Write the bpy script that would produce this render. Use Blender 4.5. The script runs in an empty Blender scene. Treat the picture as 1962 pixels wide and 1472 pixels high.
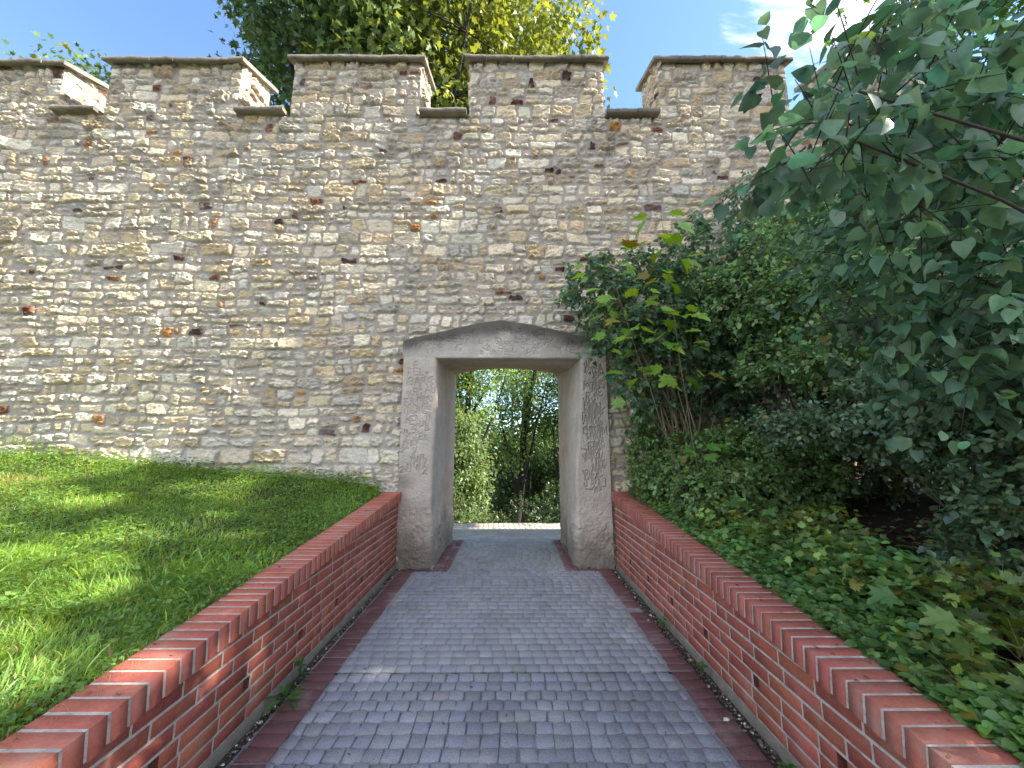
import bpy, math, random
import numpy as np
from math import radians as R
SC = bpy.context.scene
COL = SC.collection
rng = np.random.default_rng(7)
random.seed(7)
PI = math.pi

# ------------------------------------------------------------------ camera
cam = bpy.data.objects.new('camera', bpy.data.cameras.new('camera'))
COL.objects.link(cam); SC.camera = cam
cam.data.sensor_width = 36; cam.data.lens = 36*737/1962
cam.data.clip_start = .05; cam.data.clip_end = 5000
cam.location = (0, 0, 1.6)
cam.rotation_euler = (R(90+9.2), 0, -math.atan(5/737))

# ------------------------------------------------------------------ light
SUN_EL, SUN_TH = R(42), R(6.5)       # sun comes from the right (+x), a few degrees in front of the wall plane
sund = np.array([math.cos(SUN_EL)*math.cos(SUN_TH), -math.cos(SUN_EL)*math.sin(SUN_TH), math.sin(SUN_EL)])
sun = bpy.data.objects.new('sun', bpy.data.lights.new('sun', 'SUN'))
COL.objects.link(sun)
sun.data.energy = 4.8; sun.data.angle = R(.5); sun.data.color = (1, .92, .78)
from mathutils import Vector
sun.rotation_euler = Vector(-sund).to_track_quat('-Z', 'Y').to_euler()

W = bpy.data.worlds.new('World'); SC.world = W; W.use_nodes = True
nt = W.node_tree; nt.nodes.clear()
def N(nt, t, **kw):
    n = nt.nodes.new(t)
    for k, v in kw.items():
        if k.startswith('i_'): n.inputs[k[2:].replace('_', ' ')].default_value = v
        else: setattr(n, k, v)
    return n
L = nt.links.new
sky = N(nt, 'ShaderNodeTexSky', sky_type='NISHITA', sun_disc=False)
sky.sun_elevation = SUN_EL; sky.sun_rotation = math.atan2(sund[0], sund[1])
sky.air_density = 1.0; sky.dust_density = .1; sky.ozone_density = 4.5
bg = N(nt, 'ShaderNodeBackground'); bg.inputs[1].default_value = .13
out = N(nt, 'ShaderNodeOutputWorld')
tc = N(nt, 'ShaderNodeTexCoord')
mp = N(nt, 'ShaderNodeMapping'); mp.inputs['Scale'].default_value = (2.2, 3.4, 3.0)
no = N(nt, 'ShaderNodeTexNoise'); no.inputs['Scale'].default_value = 2.3; no.inputs['Detail'].default_value = 9; no.inputs['Roughness'].default_value = .62; no.inputs['Distortion'].default_value = .6
L(tc.outputs['Generated'], mp.inputs[0]); L(mp.outputs[0], no.inputs[0])
# wispy clouds gather round one part of the sky (the upper right)
vd = N(nt, 'ShaderNodeVectorMath', operation='DOT_PRODUCT')
cd = np.array([.93, .80, 1.25]); cd /= np.linalg.norm(cd); vd.inputs[1].default_value = cd
L(tc.outputs['Generated'], vd.inputs[0])
mr = N(nt, 'ShaderNodeMapRange'); mr.inputs[1].default_value = .965; mr.inputs[2].default_value = 1.0; mr.inputs[3].default_value = -.34; mr.inputs[4].default_value = .20
L(vd.outputs['Value'], mr.inputs[0])
ad = N(nt, 'ShaderNodeMath', operation='ADD'); L(no.outputs[0], ad.inputs[0]); L(mr.outputs[0], ad.inputs[1])
cr = N(nt, 'ShaderNodeMapRange', interpolation_type='SMOOTHSTEP'); cr.inputs[1].default_value = .5; cr.inputs[2].default_value = .80
L(ad.outputs[0], cr.inputs[0])
mx = N(nt, 'ShaderNodeMix', data_type='RGBA'); mx.inputs[7].default_value = (5.6, 5.65, 5.8, 1)
L(cr.outputs[0], mx.inputs[0]); L(sky.outputs[0], mx.inputs[6])
# broken cloud added in the unseen sky behind the viewer, as neutral fill light
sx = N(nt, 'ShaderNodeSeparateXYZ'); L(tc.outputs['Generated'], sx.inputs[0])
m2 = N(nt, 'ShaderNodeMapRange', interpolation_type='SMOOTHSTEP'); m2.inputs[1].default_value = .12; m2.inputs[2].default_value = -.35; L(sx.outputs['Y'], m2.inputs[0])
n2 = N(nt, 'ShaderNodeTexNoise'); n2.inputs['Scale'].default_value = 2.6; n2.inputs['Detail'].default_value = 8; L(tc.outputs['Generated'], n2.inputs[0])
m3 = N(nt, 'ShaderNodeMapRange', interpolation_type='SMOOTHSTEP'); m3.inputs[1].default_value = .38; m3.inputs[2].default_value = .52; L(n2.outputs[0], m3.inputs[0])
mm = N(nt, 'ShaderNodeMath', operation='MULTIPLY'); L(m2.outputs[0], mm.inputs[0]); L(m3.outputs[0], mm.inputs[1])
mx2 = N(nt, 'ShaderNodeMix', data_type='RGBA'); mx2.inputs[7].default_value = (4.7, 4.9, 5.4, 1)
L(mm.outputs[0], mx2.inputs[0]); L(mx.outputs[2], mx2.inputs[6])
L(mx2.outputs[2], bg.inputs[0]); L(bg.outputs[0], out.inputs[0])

SC.view_settings.view_transform = 'Standard'; SC.view_settings.look = 'None'
SC.view_settings.gamma = 1; SC.view_settings.exposure = 1.74
SC.render.engine = 'CYCLES'
SC.cycles.max_bounces = 7; SC.cycles.diffuse_bounces = 4; SC.cycles.transmission_bounces = 4; SC.cycles.transparent_max_bounces = 4
SC.cycles.use_denoising = True

# ------------------------------------------------------------------ helpers
def _h(ix, iy, iz, s):
    n = (ix.astype(np.int64)*374761393 + iy.astype(np.int64)*668265263 + iz.astype(np.int64)*2147483647 + s*974711) & 0xffffffff
    n = ((n ^ (n >> 13))*1274126177) & 0xffffffff
    n = ((n ^ (n >> 16))*2246822519) & 0xffffffff
    return ((n ^ (n >> 15)) & 0xffffff)/float(0xffffff)
def vn2(x, y, s=0):
    x = np.asarray(x, float); y = np.asarray(y, float)
    ix = np.floor(x); iy = np.floor(y); fx = x-ix; fy = y-iy
    fx = fx*fx*(3-2*fx); fy = fy*fy*(3-2*fy); z = np.zeros_like(ix)
    a = _h(ix, iy, z, s); b = _h(ix+1, iy, z, s); c = _h(ix, iy+1, z, s); d = _h(ix+1, iy+1, z, s)
    return (a*(1-fx)+b*fx)*(1-fy)+(c*(1-fx)+d*fx)*fy*1.0
def fbm2(x, y, s=0, o=4, g=.5):
    r = 0; a = 1; t = 0
    for k in range(o):
        r = r + a*vn2(x*2**k+k*17.3, y*2**k+k*9.1, s+k); t += a; a *= g
    return r/t*2-1
def vn3(x, y, z, s=0):
    ix = np.floor(x); iy = np.floor(y); iz = np.floor(z); fx = x-ix; fy = y-iy; fz = z-iz
    fx = fx*fx*(3-2*fx); fy = fy*fy*(3-2*fy); fz = fz*fz*(3-2*fz)
    r = 0
    for dx in (0, 1):
        for dy in (0, 1):
            for dz in (0, 1):
                w = (fx if dx else 1-fx)*(fy if dy else 1-fy)*(fz if dz else 1-fz)
                r = r + w*_h(ix+dx, iy+dy, iz+dz, s)
    return r
def fbm3(x, y, z, s=0, o=3, g=.5):
    r = 0; a = 1; t = 0
    for k in range(o):
        f = 2**k; r = r + a*vn3(x*f+k*7.7, y*f+k*3.1, z*f+k*5.3, s+k); t += a; a *= g
    return r/t*2-1
def ss(a, b, x):
    t = np.clip((x-a)/(b-a), 0, 1); return t*t*(3-2*t)

def mesh(name, V, Fs, mat, parent=None, col=None, smooth=False):
    """V (n,3); Fs = list of (m,k) index arrays"""
    V = np.asarray(V, np.float32)
    if not isinstance(Fs, (list, tuple)): Fs = [Fs]
    Fs = [np.asarray(f, np.int32) for f in Fs if len(f)]
    me = bpy.data.meshes.new(name)
    me.vertices.add(len(V)); me.vertices.foreach_set('co', V.ravel())
    nl = sum(f.size for f in Fs); npo = sum(len(f) for f in Fs)
    me.loops.add(nl); me.loops.foreach_set('vertex_index', np.concatenate([f.ravel() for f in Fs]))
    me.polygons.add(npo)
    tot = np.concatenate([np.full(len(f), f.shape[1], np.int32) for f in Fs])
    st = np.concatenate([[0], np.cumsum(tot)[:-1]]).astype(np.int32)
    me.polygons.foreach_set('loop_start', st); me.polygons.foreach_set('loop_total', tot)
    if smooth: me.polygons.foreach_set('use_smooth', np.ones(npo, bool))
    if col is not None:
        a = me.color_attributes.new('Col', 'FLOAT_COLOR', 'POINT')
        c = np.ones((len(V), 4), np.float32); c[:, :3] = col
        a.data.foreach_set('color', c.ravel())
    me.update(calc_edges=True); me.validate()
    me.materials.append(mat)
    o = bpy.data.objects.new(name, me); COL.objects.link(o)
    if parent: o.parent = parent
    return o
class Acc:
    def __init__(s): s.V = []; s.F = {}; s.C = []; s.n = 0
    def add(s, V, Fs, C=None):
        V = np.asarray(V, float)
        if not isinstance(Fs, (list, tuple)): Fs = [Fs]
        for f in Fs:
            f = np.asarray(f)
            if len(f): s.F.setdefault(f.shape[1], []).append(f+s.n)
        s.V.append(V); s.n += len(V)
        s.C.append(np.broadcast_to(np.asarray((1, 1, 1) if C is None else C, float), (len(V), 3)))
    def build(s, name, mat, parent=None, smooth=False):
        return mesh(name, np.concatenate(s.V), [np.concatenate(f) for f in s.F.values()], mat, parent, np.concatenate(s.C), smooth)
def thing(name, label, cat, loc=(0, 0, 0), group=None):
    o = bpy.data.objects.new(name, None); COL.objects.link(o); o.location = loc; o.empty_display_size = .2
    o['label'] = label; o['category'] = cat
    if group: o['group'] = group
    return o
def own(root, *obs):
    for o in obs:                       # geometry is made in world coordinates; keep it there under a root set at the thing's base
        o.parent = root
        if o.type == 'MESH': o.data.transform(__import__('mathutils').Matrix.Translation(-root.location))
def is_thing(o): o['kind'] = 'thing'; return o
def tag(o, label=None, cat=None, kind=None, group=None):
    if label: o['label'] = label
    if cat: o['category'] = cat
    if kind: o['kind'] = kind
    if group: o['group'] = group
    return o
def gridF(nx, ny, off=0):
    i = np.arange(nx*ny).reshape(ny, nx)+off
    return np.stack([i[:-1, :-1], i[:-1, 1:], i[1:, 1:], i[1:, :-1]], -1).reshape(-1, 4)
def chunks(Q, n, h, c, col, acc):
    """chamfered blocks: Q (N,4,3) ccw base quads seen from +n, n (N,3), heights h, chamfer c, col (N,3)"""
    Q = np.asarray(Q, float); M = len(Q); n = np.broadcast_to(n, (M, 3)); h = np.broadcast_to(h, (M,)); c = np.broadcast_to(c, (M,))
    cen = Q.mean(1, keepdims=True)
    e1 = Q-np.roll(Q, 1, 1); e2 = np.roll(Q, -1, 1)-Q
    u1 = e1/(np.linalg.norm(e1, axis=2, keepdims=True)+1e-9); u2 = e2/(np.linalg.norm(e2, axis=2, keepdims=True)+1e-9)
    ins = (u2-u1)
    A = Q; B = Q+(n*(h-c)[:, None])[:, None]; T = Q+ins*c[:, None, None]+(n*h[:, None])[:, None]
    V = np.concatenate([A, B, T], 1).reshape(-1, 3)
    b = (np.arange(M)*12)[:, None]
    F = [np.stack([b[:, 0]+8, b[:, 0]+9, b[:, 0]+10, b[:, 0]+11], 1)]
    for r in (0, 4):
        for k in range(4):
            k2 = (k+1) % 4
            F.append(np.stack([b[:, 0]+r+k, b[:, 0]+r+k2, b[:, 0]+r+4+k2, b[:, 0]+r+4+k], 1))
    acc.add(V, [np.concatenate(F)], np.repeat(col, 12, 0))
def tube(P, rad, acc, n=5, col=(1, 1, 1)):
    P = np.asarray(P, float); k = len(P); rad = np.broadcast_to(rad, (k,))
    T = np.gradient(P, axis=0); T /= np.linalg.norm(T, axis=1, keepdims=True)+1e-9
    up = np.where(np.abs(T[:, 2:3]) > .9, [[1., 0, 0]], [[0, 0, 1.]])
    a = np.cross(T, up); a /= np.linalg.norm(a, axis=1, keepdims=True)+1e-9
    b = np.cross(T, a)
    t = np.arange(n)/n*2*PI
    V = P[:, None]+rad[:, None, None]*(np.cos(t)[None, :, None]*a[:, None]+np.sin(t)[None, :, None]*b[:, None])
    i = np.arange(k*n).reshape(k, n); j = np.roll(i, -1, 1)
    acc.add(V.reshape(-1, 3), np.stack([i[:-1], j[:-1], j[1:], i[1:]], -1).reshape(-1, 4), col)
def curve(p0, p1, sag=0, wob=.1, n=8, d0=None, r=rng):
    p0 = np.asarray(p0, float); p1 = np.asarray(p1, float); D = np.linalg.norm(p1-p0)
    m = (p0+p1)/2+np.array([0, 0, sag])+r.normal(0, wob*D*.3, 3)
    if d0 is not None: m = p0+np.asarray(d0)*D*.5+r.normal(0, wob*D*.2, 3)
    t = np.linspace(0, 1, n)[:, None]
    P = (1-t)**2*p0+2*t*(1-t)*m+t*t*p1
    P[1:-1] += r.normal(0, wob*D*.03, (n-2, 3))
    return P

# ------------------------------------------------------------------ materials
def mat(name, base=None, rough=.85, bump=(), var=(), spec=.3, transl=0, tint=None, coat=0):
    """base None = read the Col attribute. var: (scale, amount, stretch) value noise. bump: (scale, distance, stretch)"""
    m = bpy.data.materials.new(name); m.use_nodes = True; nt = m.node_tree; nt.nodes.clear(); L = nt.links.new
    o = N(nt, 'ShaderNodeOutputMaterial'); p = N(nt, 'ShaderNodeBsdfPrincipled')
    p.inputs['Roughness'].default_value = rough; p.inputs['Specular IOR Level'].default_value = spec
    tc = N(nt, 'ShaderNodeTexCoord')
    if base is None:
        c = N(nt, 'ShaderNodeAttribute', attribute_name='Col').outputs['Color']
    else:
        r = N(nt, 'ShaderNodeRGB'); r.outputs[0].default_value = (*base, 1); c = r.outputs[0]
    def noise(sc, st, det=6):
        mp = N(nt, 'ShaderNodeMapping'); mp.inputs['Scale'].default_value = st; L(tc.outputs['Object'], mp.inputs[0])
        n = N(nt, 'ShaderNodeTexNoise'); n.inputs['Scale'].default_value = sc; n.inputs['Detail'].default_value = det; n.inputs['Roughness'].default_value = .62
        L(mp.outputs[0], n.inputs[0]); return n
    for sc, am, st in var:
        n = noise(sc, st); q = N(nt, 'ShaderNodeMapRange'); q.inputs[1].default_value = .3; q.inputs[2].default_value = .7; q.inputs[3].default_value = 1-am; q.inputs[4].default_value = 1+am
        L(n.outputs[0], q.inputs[0])
        x = N(nt, 'ShaderNodeVectorMath', operation='SCALE'); L(c, x.inputs[0]); L(q.outputs[0], x.inputs['Scale']); c = x.outputs[0]
    if tint:
        (sc, col, lo, hi, st, am) = tint
        n = noise(sc, st); q = N(nt, 'ShaderNodeMapRange'); q.inputs[1].default_value = lo; q.inputs[2].default_value = hi; q.inputs[4].default_value = am
        L(n.outputs[0], q.inputs[0]); x = N(nt, 'ShaderNodeMix', data_type='RGBA'); x.inputs[7].default_value = (*col, 1)
        L(q.outputs[0], x.inputs[0]); L(c, x.inputs[6]); c = x.outputs[2]
    L(c, p.inputs['Base Color'])
    prev = None
    for sc, di, st in bump:
        n = noise(sc, st); b = N(nt, 'ShaderNodeBump'); b.inputs['Strength'].default_value = 1; b.inputs['Distance'].default_value = di
        L(n.outputs[0], b.inputs['Height'])
        if prev: L(prev, b.inputs['Normal'])
        prev = b.outputs[0]
    if prev: L(prev, p.inputs['Normal'])
    if transl:
        t = N(nt, 'ShaderNodeBsdfTranslucent'); hv = N(nt, 'ShaderNodeHueSaturation'); hv.inputs['Hue'].default_value = .47; hv.inputs['Saturation'].default_value = 1.15; hv.inputs['Value'].default_value = 2.3
        L(c, hv.inputs['Color']); L(hv.outputs[0], t.inputs[0]); ms = N(nt, 'ShaderNodeMixShader'); ms.inputs[0].default_value = transl
        L(p.outputs[0], ms.inputs[1]); L(t.outputs[0], ms.inputs[2]); L(ms.outputs[0], o.inputs[0])
    else: L(p.outputs[0], o.inputs[0])
    return m
ST1 = (1, 1, 1)
M_rub = mat('rubble_stone', rough=.92, bump=((60, .006, (1, 1, 2.2)), (220, .002, ST1)), var=((26, .22, (1, 1, 2.6)), (120, .16, ST1)), tint=(9, (.38, .27, .13), .55, .76, (1, 1, 2.0), .5))
M_cop = mat('coping_stone', rough=.9, bump=((30, .008, ST1), (150, .002, ST1)), var=((8, .25, ST1), (70, .2, ST1)))
M_gate = mat('gate_sandstone', rough=.93, bump=((90, .003, ST1), (300, .0012, ST1)), var=((5, .14, ST1), (60, .14, ST1), (260, .12, ST1)))
M_brick = mat('red_brick', rough=.78, bump=((9, .004, ST1), (60, .0025, ST1), (220, .0012, ST1)), var=((3, .16, ST1), (14, .12, ST1), (110, .16, ST1)), tint=(4.5, (.34, .27, .22), .52, .78, ST1, .5), spec=.3)
M_mort = mat('brick_mortar', tint=(14, (.16, .15, .11), .5, .68, ST1, .6), rough=.95, bump=((200, .002, ST1),), var=((12, .2, ST1), (150, .2, ST1)))
M_pave = mat('paver_concrete', tint=(3.0, (.42, .39, .35), .54, .74, ST1, .45), rough=.78, bump=((260, .0022, ST1), (30, .003, ST1)), var=((2.2, .13, ST1), (130, .30, ST1), (380, .36, ST1)), spec=.4)
M_soil = mat('soil', rough=.96, bump=((40, .012, ST1), (200, .004, ST1)), var=((9, .3, ST1), (120, .35, ST1)))
M_leaf = mat('leaf', rough=.38, transl=.32, var=((25, .18, ST1),), spec=.45)
M_gloss = mat('glossy_leaf', rough=.30, transl=.2, var=((25, .15, ST1),), spec=.6)
M_tree = mat('tree_leaf', rough=.5, transl=.26, var=((.8, .25, ST1),), spec=.3)
M_grass = mat('grass_blade', rough=.5, transl=.35, spec=.3, var=((1.5, .2, ST1),))
M_bark = mat('bark', rough=.95, bump=((18, .02, (1, 1, .25)),), var=((12, .35, (1, 1, .2)),))
M_peb = mat('pebble', rough=.8, var=((60, .2, ST1),))

# ------------------------------------------------------------------ profile of the place
WY = 5.60           # front plane of the stone wall
def cz(y): return .467+.093*np.clip(y, -2, 6)          # top arris of the brick copings
def ground_h(x, y):
    x = np.asarray(x, float); y = np.asarray(y, float)
    h = np.full(np.broadcast(x, y).shape, -.03)
    left = cz(y)-.05+.085*np.clip(-1.75-x, 0, 8)+.12*ss(4.6, 5.6, y)*ss(-1.74, -2.0, x)
    right = cz(y)-.10+.07*np.clip(x-1.7, 0, 8)+.06*ss(4.6, 5.6, y)*ss(1.7, 2, x)
    inside = y < 6.3
    h = np.where((x < -1.62) & inside, left, h); h = np.where((x > 1.54) & inside, right, h)
    f = ss(-6, -1.5, y); h = np.where(inside, h*f, h)
    h = np.where(y > 8.46, -.03-.52*(np.minimum(y, 45)-8.46), h)
    return h
xs = np.concatenate([[-2500, -900, -300, -120, -60, -30], np.arange(-18, -9, 1.), np.arange(-9, -1.75, .1), [-1.72, -1.66, -1.63, -1.61], np.arange(-1.55, 1.5, .05), [1.52, 1.535, 1.545, 1.56, 1.62], np.arange(1.7, 7, .1), np.arange(7, 18, 1.), [30, 60, 120, 300, 900, 2500]])
ys = np.concatenate([[-2500, -600, -150, -40, -15, -8, -6, -4.5, -3, -2], np.arange(-1, 5.6, .08), [5.8, 6.2, 6.29, 6.31, 6.6, 7, 7.5, 8, 8.3, 8.45, 8.47, 8.6], np.arange(9, 45, 1.), [46, 60, 120, 400, 1200, 3000]])
X, Y = np.meshgrid(xs, ys)
Z = ground_h(X, Y)+np.where((np.abs(X) < 1.5) & (Y < 8.4), .012*fbm2(X*14, Y*14, 5), .03*fbm2(X*3, Y*3, 6))*(np.abs(X) < 20)
gc = np.zeros(X.shape+(3,)); gc[:] = (.055, .045, .034)
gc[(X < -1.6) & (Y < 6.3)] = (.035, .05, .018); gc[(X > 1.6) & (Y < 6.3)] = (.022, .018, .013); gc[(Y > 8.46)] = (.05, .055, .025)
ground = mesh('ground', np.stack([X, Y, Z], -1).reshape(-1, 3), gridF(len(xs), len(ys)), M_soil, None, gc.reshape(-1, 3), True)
tag(ground, kind='structure')

# ------------------------------------------------------------------ rubble masonry heightfield
def stone_layout(x0, x1, z0, z1, seed):
    r = np.random.default_rng(seed); rects = []
    z = z0
    while z < z1:
        hgt = r.uniform(.15, .34)
        x = x0-r.uniform(0, .4)
        while x < x1:
            w = r.uniform(.18, .58) if hgt > .2 else r.uniform(.15, .46)
            def cut(a, b, c, d, lev=0):
                ww, hh = b-a, d-c
                if hh > .25 or (hh > .15 and r.random() < .24 and lev < 2):
                    m = c+hh*r.uniform(.34, .66); cut(a, b, c, m, lev+1); cut(a, b, m, d, lev+1)
                elif ww > 3.4*hh or (ww > .36 and r.random() < .40) or (ww > .22 and lev > 0 and r.random() < .28):
                    m = a+ww*r.uniform(.33, .67); cut(a, m, c, d, lev+1); cut(m, b, c, d, lev+1)
                else: rects.append((a, b, c, d))
            cut(x, x+w, z, z+hgt)
            x += w
        z += hgt
    return np.array(rects)
PALM = np.array([(.68, .60, .47), (.64, .59, .51), (.55, .525, .48), (.60, .49, .34), (.50, .40, .27), (.46, .40, .32), (.67, .57, .42), (.075, .033, .030), (.17, .070, .040), (.40, .185, .06), (.74, .68, .57)])
PALP = np.array([.26, .20, .10, .09, .03, .05, .10, .022, .020, .014, .11]); PALP /= PALP.sum()
def masonry(U, Wz, seed, x0, x1, z0, z1):
    """returns displacement, colour for points (U,Wz)"""
    rects = stone_layout(x0-1, x1+1, z0-.5, z1+.6, seed); res = .006
    nx = int((x1-x0+2)/res)+1; nz = int((z1-z0+1.1)/res)+1
    G = np.zeros((nz, nx), np.int32)
    for k, (a, b, c, d) in enumerate(rects):
        G[max(0, int((c-z0+.5)/res)):max(0, int((d-z0+.5)/res))+1, max(0, int((a-x0+1)/res)):max(0, int((b-x0+1)/res))+1] = k
    wx = .050*fbm2(U*4.1, Wz*4.1, seed+11, 3)+.026*fbm2(U*12, Wz*12, seed+12, 3)+.010*fbm2(U*34, Wz*34, seed+16, 2)
    wz = .05*fbm2(U*.6, Wz*.8, seed+13, 2)+.030*fbm2(U*2.5, Wz*5, seed+14, 3)+.022*fbm2(U*12, Wz*16, seed+15, 3)+.008*fbm2(U*36, Wz*36, seed+17, 2)
    u = U+wx*1.1; w = Wz+wz*1.1
    gi = np.clip(((w-z0+.5)/res).astype(int), 0, nz-1); gj = np.clip(((u-x0+1)/res).astype(int), 0, nx-1)
    k = G[gi, gj]; rc = rects[k]
    r = np.random.default_rng(seed+1); n = len(rects)
    cx = (rc[..., 0]+rc[..., 1])/2; cw = (rc[..., 2]+rc[..., 3])/2; hx = (rc[..., 1]-rc[..., 0])/2; hz = (rc[..., 3]-rc[..., 2])/2
    jm = (.009+.021*r.random(n)**1.3)[k]
    cr_ = np.minimum(.6*np.minimum(hx, hz), (.008+.045*r.random(n)**1.7)[k])
    qx = np.abs(u-cx)-(hx-jm-cr_); qz = np.abs(w-cw)-(hz-jm-cr_)
    sd = cr_-(np.hypot(np.maximum(qx, 0), np.maximum(qz, 0))+np.minimum(np.maximum(qx, qz), 0))
    q1 = r.normal(0, 1.1, n)[k]; q2 = r.normal(0, 1.0, n)[k]      # chipped corner: a random half-plane trims each stone
    nl = np.hypot(q1, q2)+1e-6; sd = np.minimum(sd, (np.abs(q1)*hx+np.abs(q2)*hz)/nl*r.uniform(.72, 1.15, n)[k]-(q1*(u-cx)+q2*(w-cw))/nl-jm*.5)
    edge = ss(.0, .009, sd)
    pr = (.003+.028*r.random(n)**1.6)[k]; ta = r.normal(0, .09, n)[k]; tb = r.normal(.04, .12, n)[k]; rg = (.25+1.7*r.random(n)**1.5)[k]
    ro = r.uniform(0, 99, n)[k]
    strat = 1-np.abs(fbm2(U*9+ro, Wz*30+ro*3+1.2*fbm2(U*6, Wz*6, seed+30, 2), seed+20, 3))*1.6
    chip = fbm2(U*22+ro, Wz*34, seed+21, 3)
    low = ss(.45, .0, Wz-z0) if z0 < 1 else 0
    h = .004*fbm2(U*30, Wz*30, seed+22, 3)+.005*fbm2(U*4, Wz*4, seed+23, 2)
    st = pr+ta*(u-cx)+tb*(w-cw)+rg*(.007*strat+.009*np.floor(strat*3.2+chip*1.5)/2+.011*chip)+.002
    h = h+edge*np.maximum(st, .002)
    ci = r.choice(len(PALM), n, p=PALP); area = (rects[:, 1]-rects[:, 0])*(rects[:, 3]-rects[:, 2]); ci = np.where((ci >= 7) & (ci <= 9) & (area > .034), 3, ci); sc = PALM[ci]*r.uniform(.78, 1.12, (n, 1))*r.normal(1, .015, (n, 3))
    c = sc[k]
    mot = ss(.05, .45, fbm2(U*11+ro, Wz*19+ro, seed+24, 4))[..., None]*r.uniform(0, .8, n)[k][..., None]
    dark = (ci >= 7)[k][..., None] & (ci <= 9)[k][..., None]
    c = np.where(dark, c*(1-mot*.9)+np.array((.42, .36, .26))*mot*.9*(r.random(n)[k][..., None] < .45)+c*mot*.9*(1-(r.random(n)[k][..., None] < .45)), c*(1-mot*.6)+np.array((.40, .27, .13))*mot*.6)
    c = c*(1-.38*ss(.2, .55, fbm2(U*16, Wz*50+ro, seed+26, 3)))[..., None]
    mc = np.array((.35, .305, .262))*(1+.16*fbm2(U*2, Wz*2, seed+25, 3)[..., None])
    c = c*np.array((1.045, 1.0, .93))
    c = mc+(c-mc)*ss(-.002, .006, sd)[..., None]
    # grey lichen and run-off under the sills
    lich = ss(.1, .6, fbm2(U*1.6, Wz*1.1, seed+27, 5))[..., None]*.28
    c = c*(1-lich)+np.array((.27, .27, .26))*lich
    return h, c
MER = [(-12.9, -10.72, 7.86), (-9.72, -7.48, 7.90), (-6.69, -4.51, 7.97), (-3.63, -1.50, 8.03), (-.66, 1.57, 8.05), (2.51, 4.69, 8.06), (5.59, 7.86, 8.07)]
ZC = 6.98; DX = .0125; TH = .72
gx = np.arange(-10.4, 8.01, DX); gz = np.arange(-.15, 8.12, DX)
U, V = np.meshgrid(gx, gz)
Hh, Cc = masonry(U, V, 100, -10.4, 8.0, -.15, 8.2)
foot = (ss(2.2, 1.35, V+.3*fbm2(U*2, V*2, 601, 3))*(U < -1.5)*ss(-.3, .4, fbm2(U*5, V*7, 602, 3)))[..., None]*.45       # limewash left on the lowest stones
Cc = Cc*(1-foot)+np.array((.60, .575, .53))*foot
stain = np.zeros_like(U)
for a_, b_ in ((-10.72, -9.72), (-7.48, -6.69), (-4.51, -3.63), (-1.5, -.66), (1.57, 2.51), (4.69, 5.59)):      # grime washed down from the ends of each sill
    for e_ in (a_+.02, b_-.06):
        stain += np.exp(-((U-e_+.05*fbm2(U*0, V*3, 603, 2))/.13)**2)*ss(5.3, 6.98, V)*(V < 7.02)*(.5+.5*fbm2(U*8, V*3, 604, 3))
Cc = Cc*(1-.5*np.clip(stain, 0, 1)[..., None])
i0 = int((ZC-gz[0])/DX)
for a, b, zt in MER:          # merlon corners meet the side faces
    for e in (a, b):
        q = ss(.0, .03, np.abs(U-e)); sel = V > ZC-.02
        Hh = np.where(sel, Hh*q+.012*(1-q), Hh)
P = np.stack([U, WY-Hh, V], -1)
# gateway opening
cxm = (U[:-1, :-1]+U[1:, 1:])/2; czm = (V[:-1, :-1]+V[1:, 1:])/2
hole = (cxm > -1.5) & (cxm < 1.34) & (czm < 3.1+.3*(1-np.abs(cxm+.1)/1.5))
wallroot = thing('stone_wall', 'tall battlemented wall of pale rubble stone with dark red and orange stones', 'wall', (0, WY, 0)); is_thing(wallroot)
def sub(name, mask, parent):
    F = gridF(len(gx), len(gz)).reshape(len(gz)-1, len(gx)-1, 4)[mask]
    used, inv = np.unique(F, return_inverse=True)
    return P.reshape(-1, 3)[used], inv.reshape(-1, 4), Cc.reshape(-1, 3)[used]
A = Acc()
v, f, c = sub('m', (czm < gz[i0]) & ~hole, None); A.add(v, f, c)
def quad(*p): return np.array(p, float), np.array([[0, 1, 2, 3]])
def boxv(x0, x1, y0, y1, z0, z1):
    V = np.array([(x, y, z) for z in (z0, z1) for y in (y0, y1) for x in (x0, x1)], float)
    return V, np.array([[0, 2, 3, 1], [4, 5, 7, 6], [0, 1, 5, 4], [2, 6, 7, 3], [0, 4, 6, 2], [1, 3, 7, 5]])
WB = 7.02
for x0, x1, z0, z1 in ((-16, -1.3, -1.5, ZC), (1.2, 16, -1.5, ZC), (-1.3, 1.2, 3.25, ZC)):
    v, f = boxv(x0, x1, WY+.03, WB, z0, z1-.01); A.add(v, f, (.42, .38, .31))
body = A.build('masonry', M_rub, None, True)
own(wallroot, body)
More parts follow.
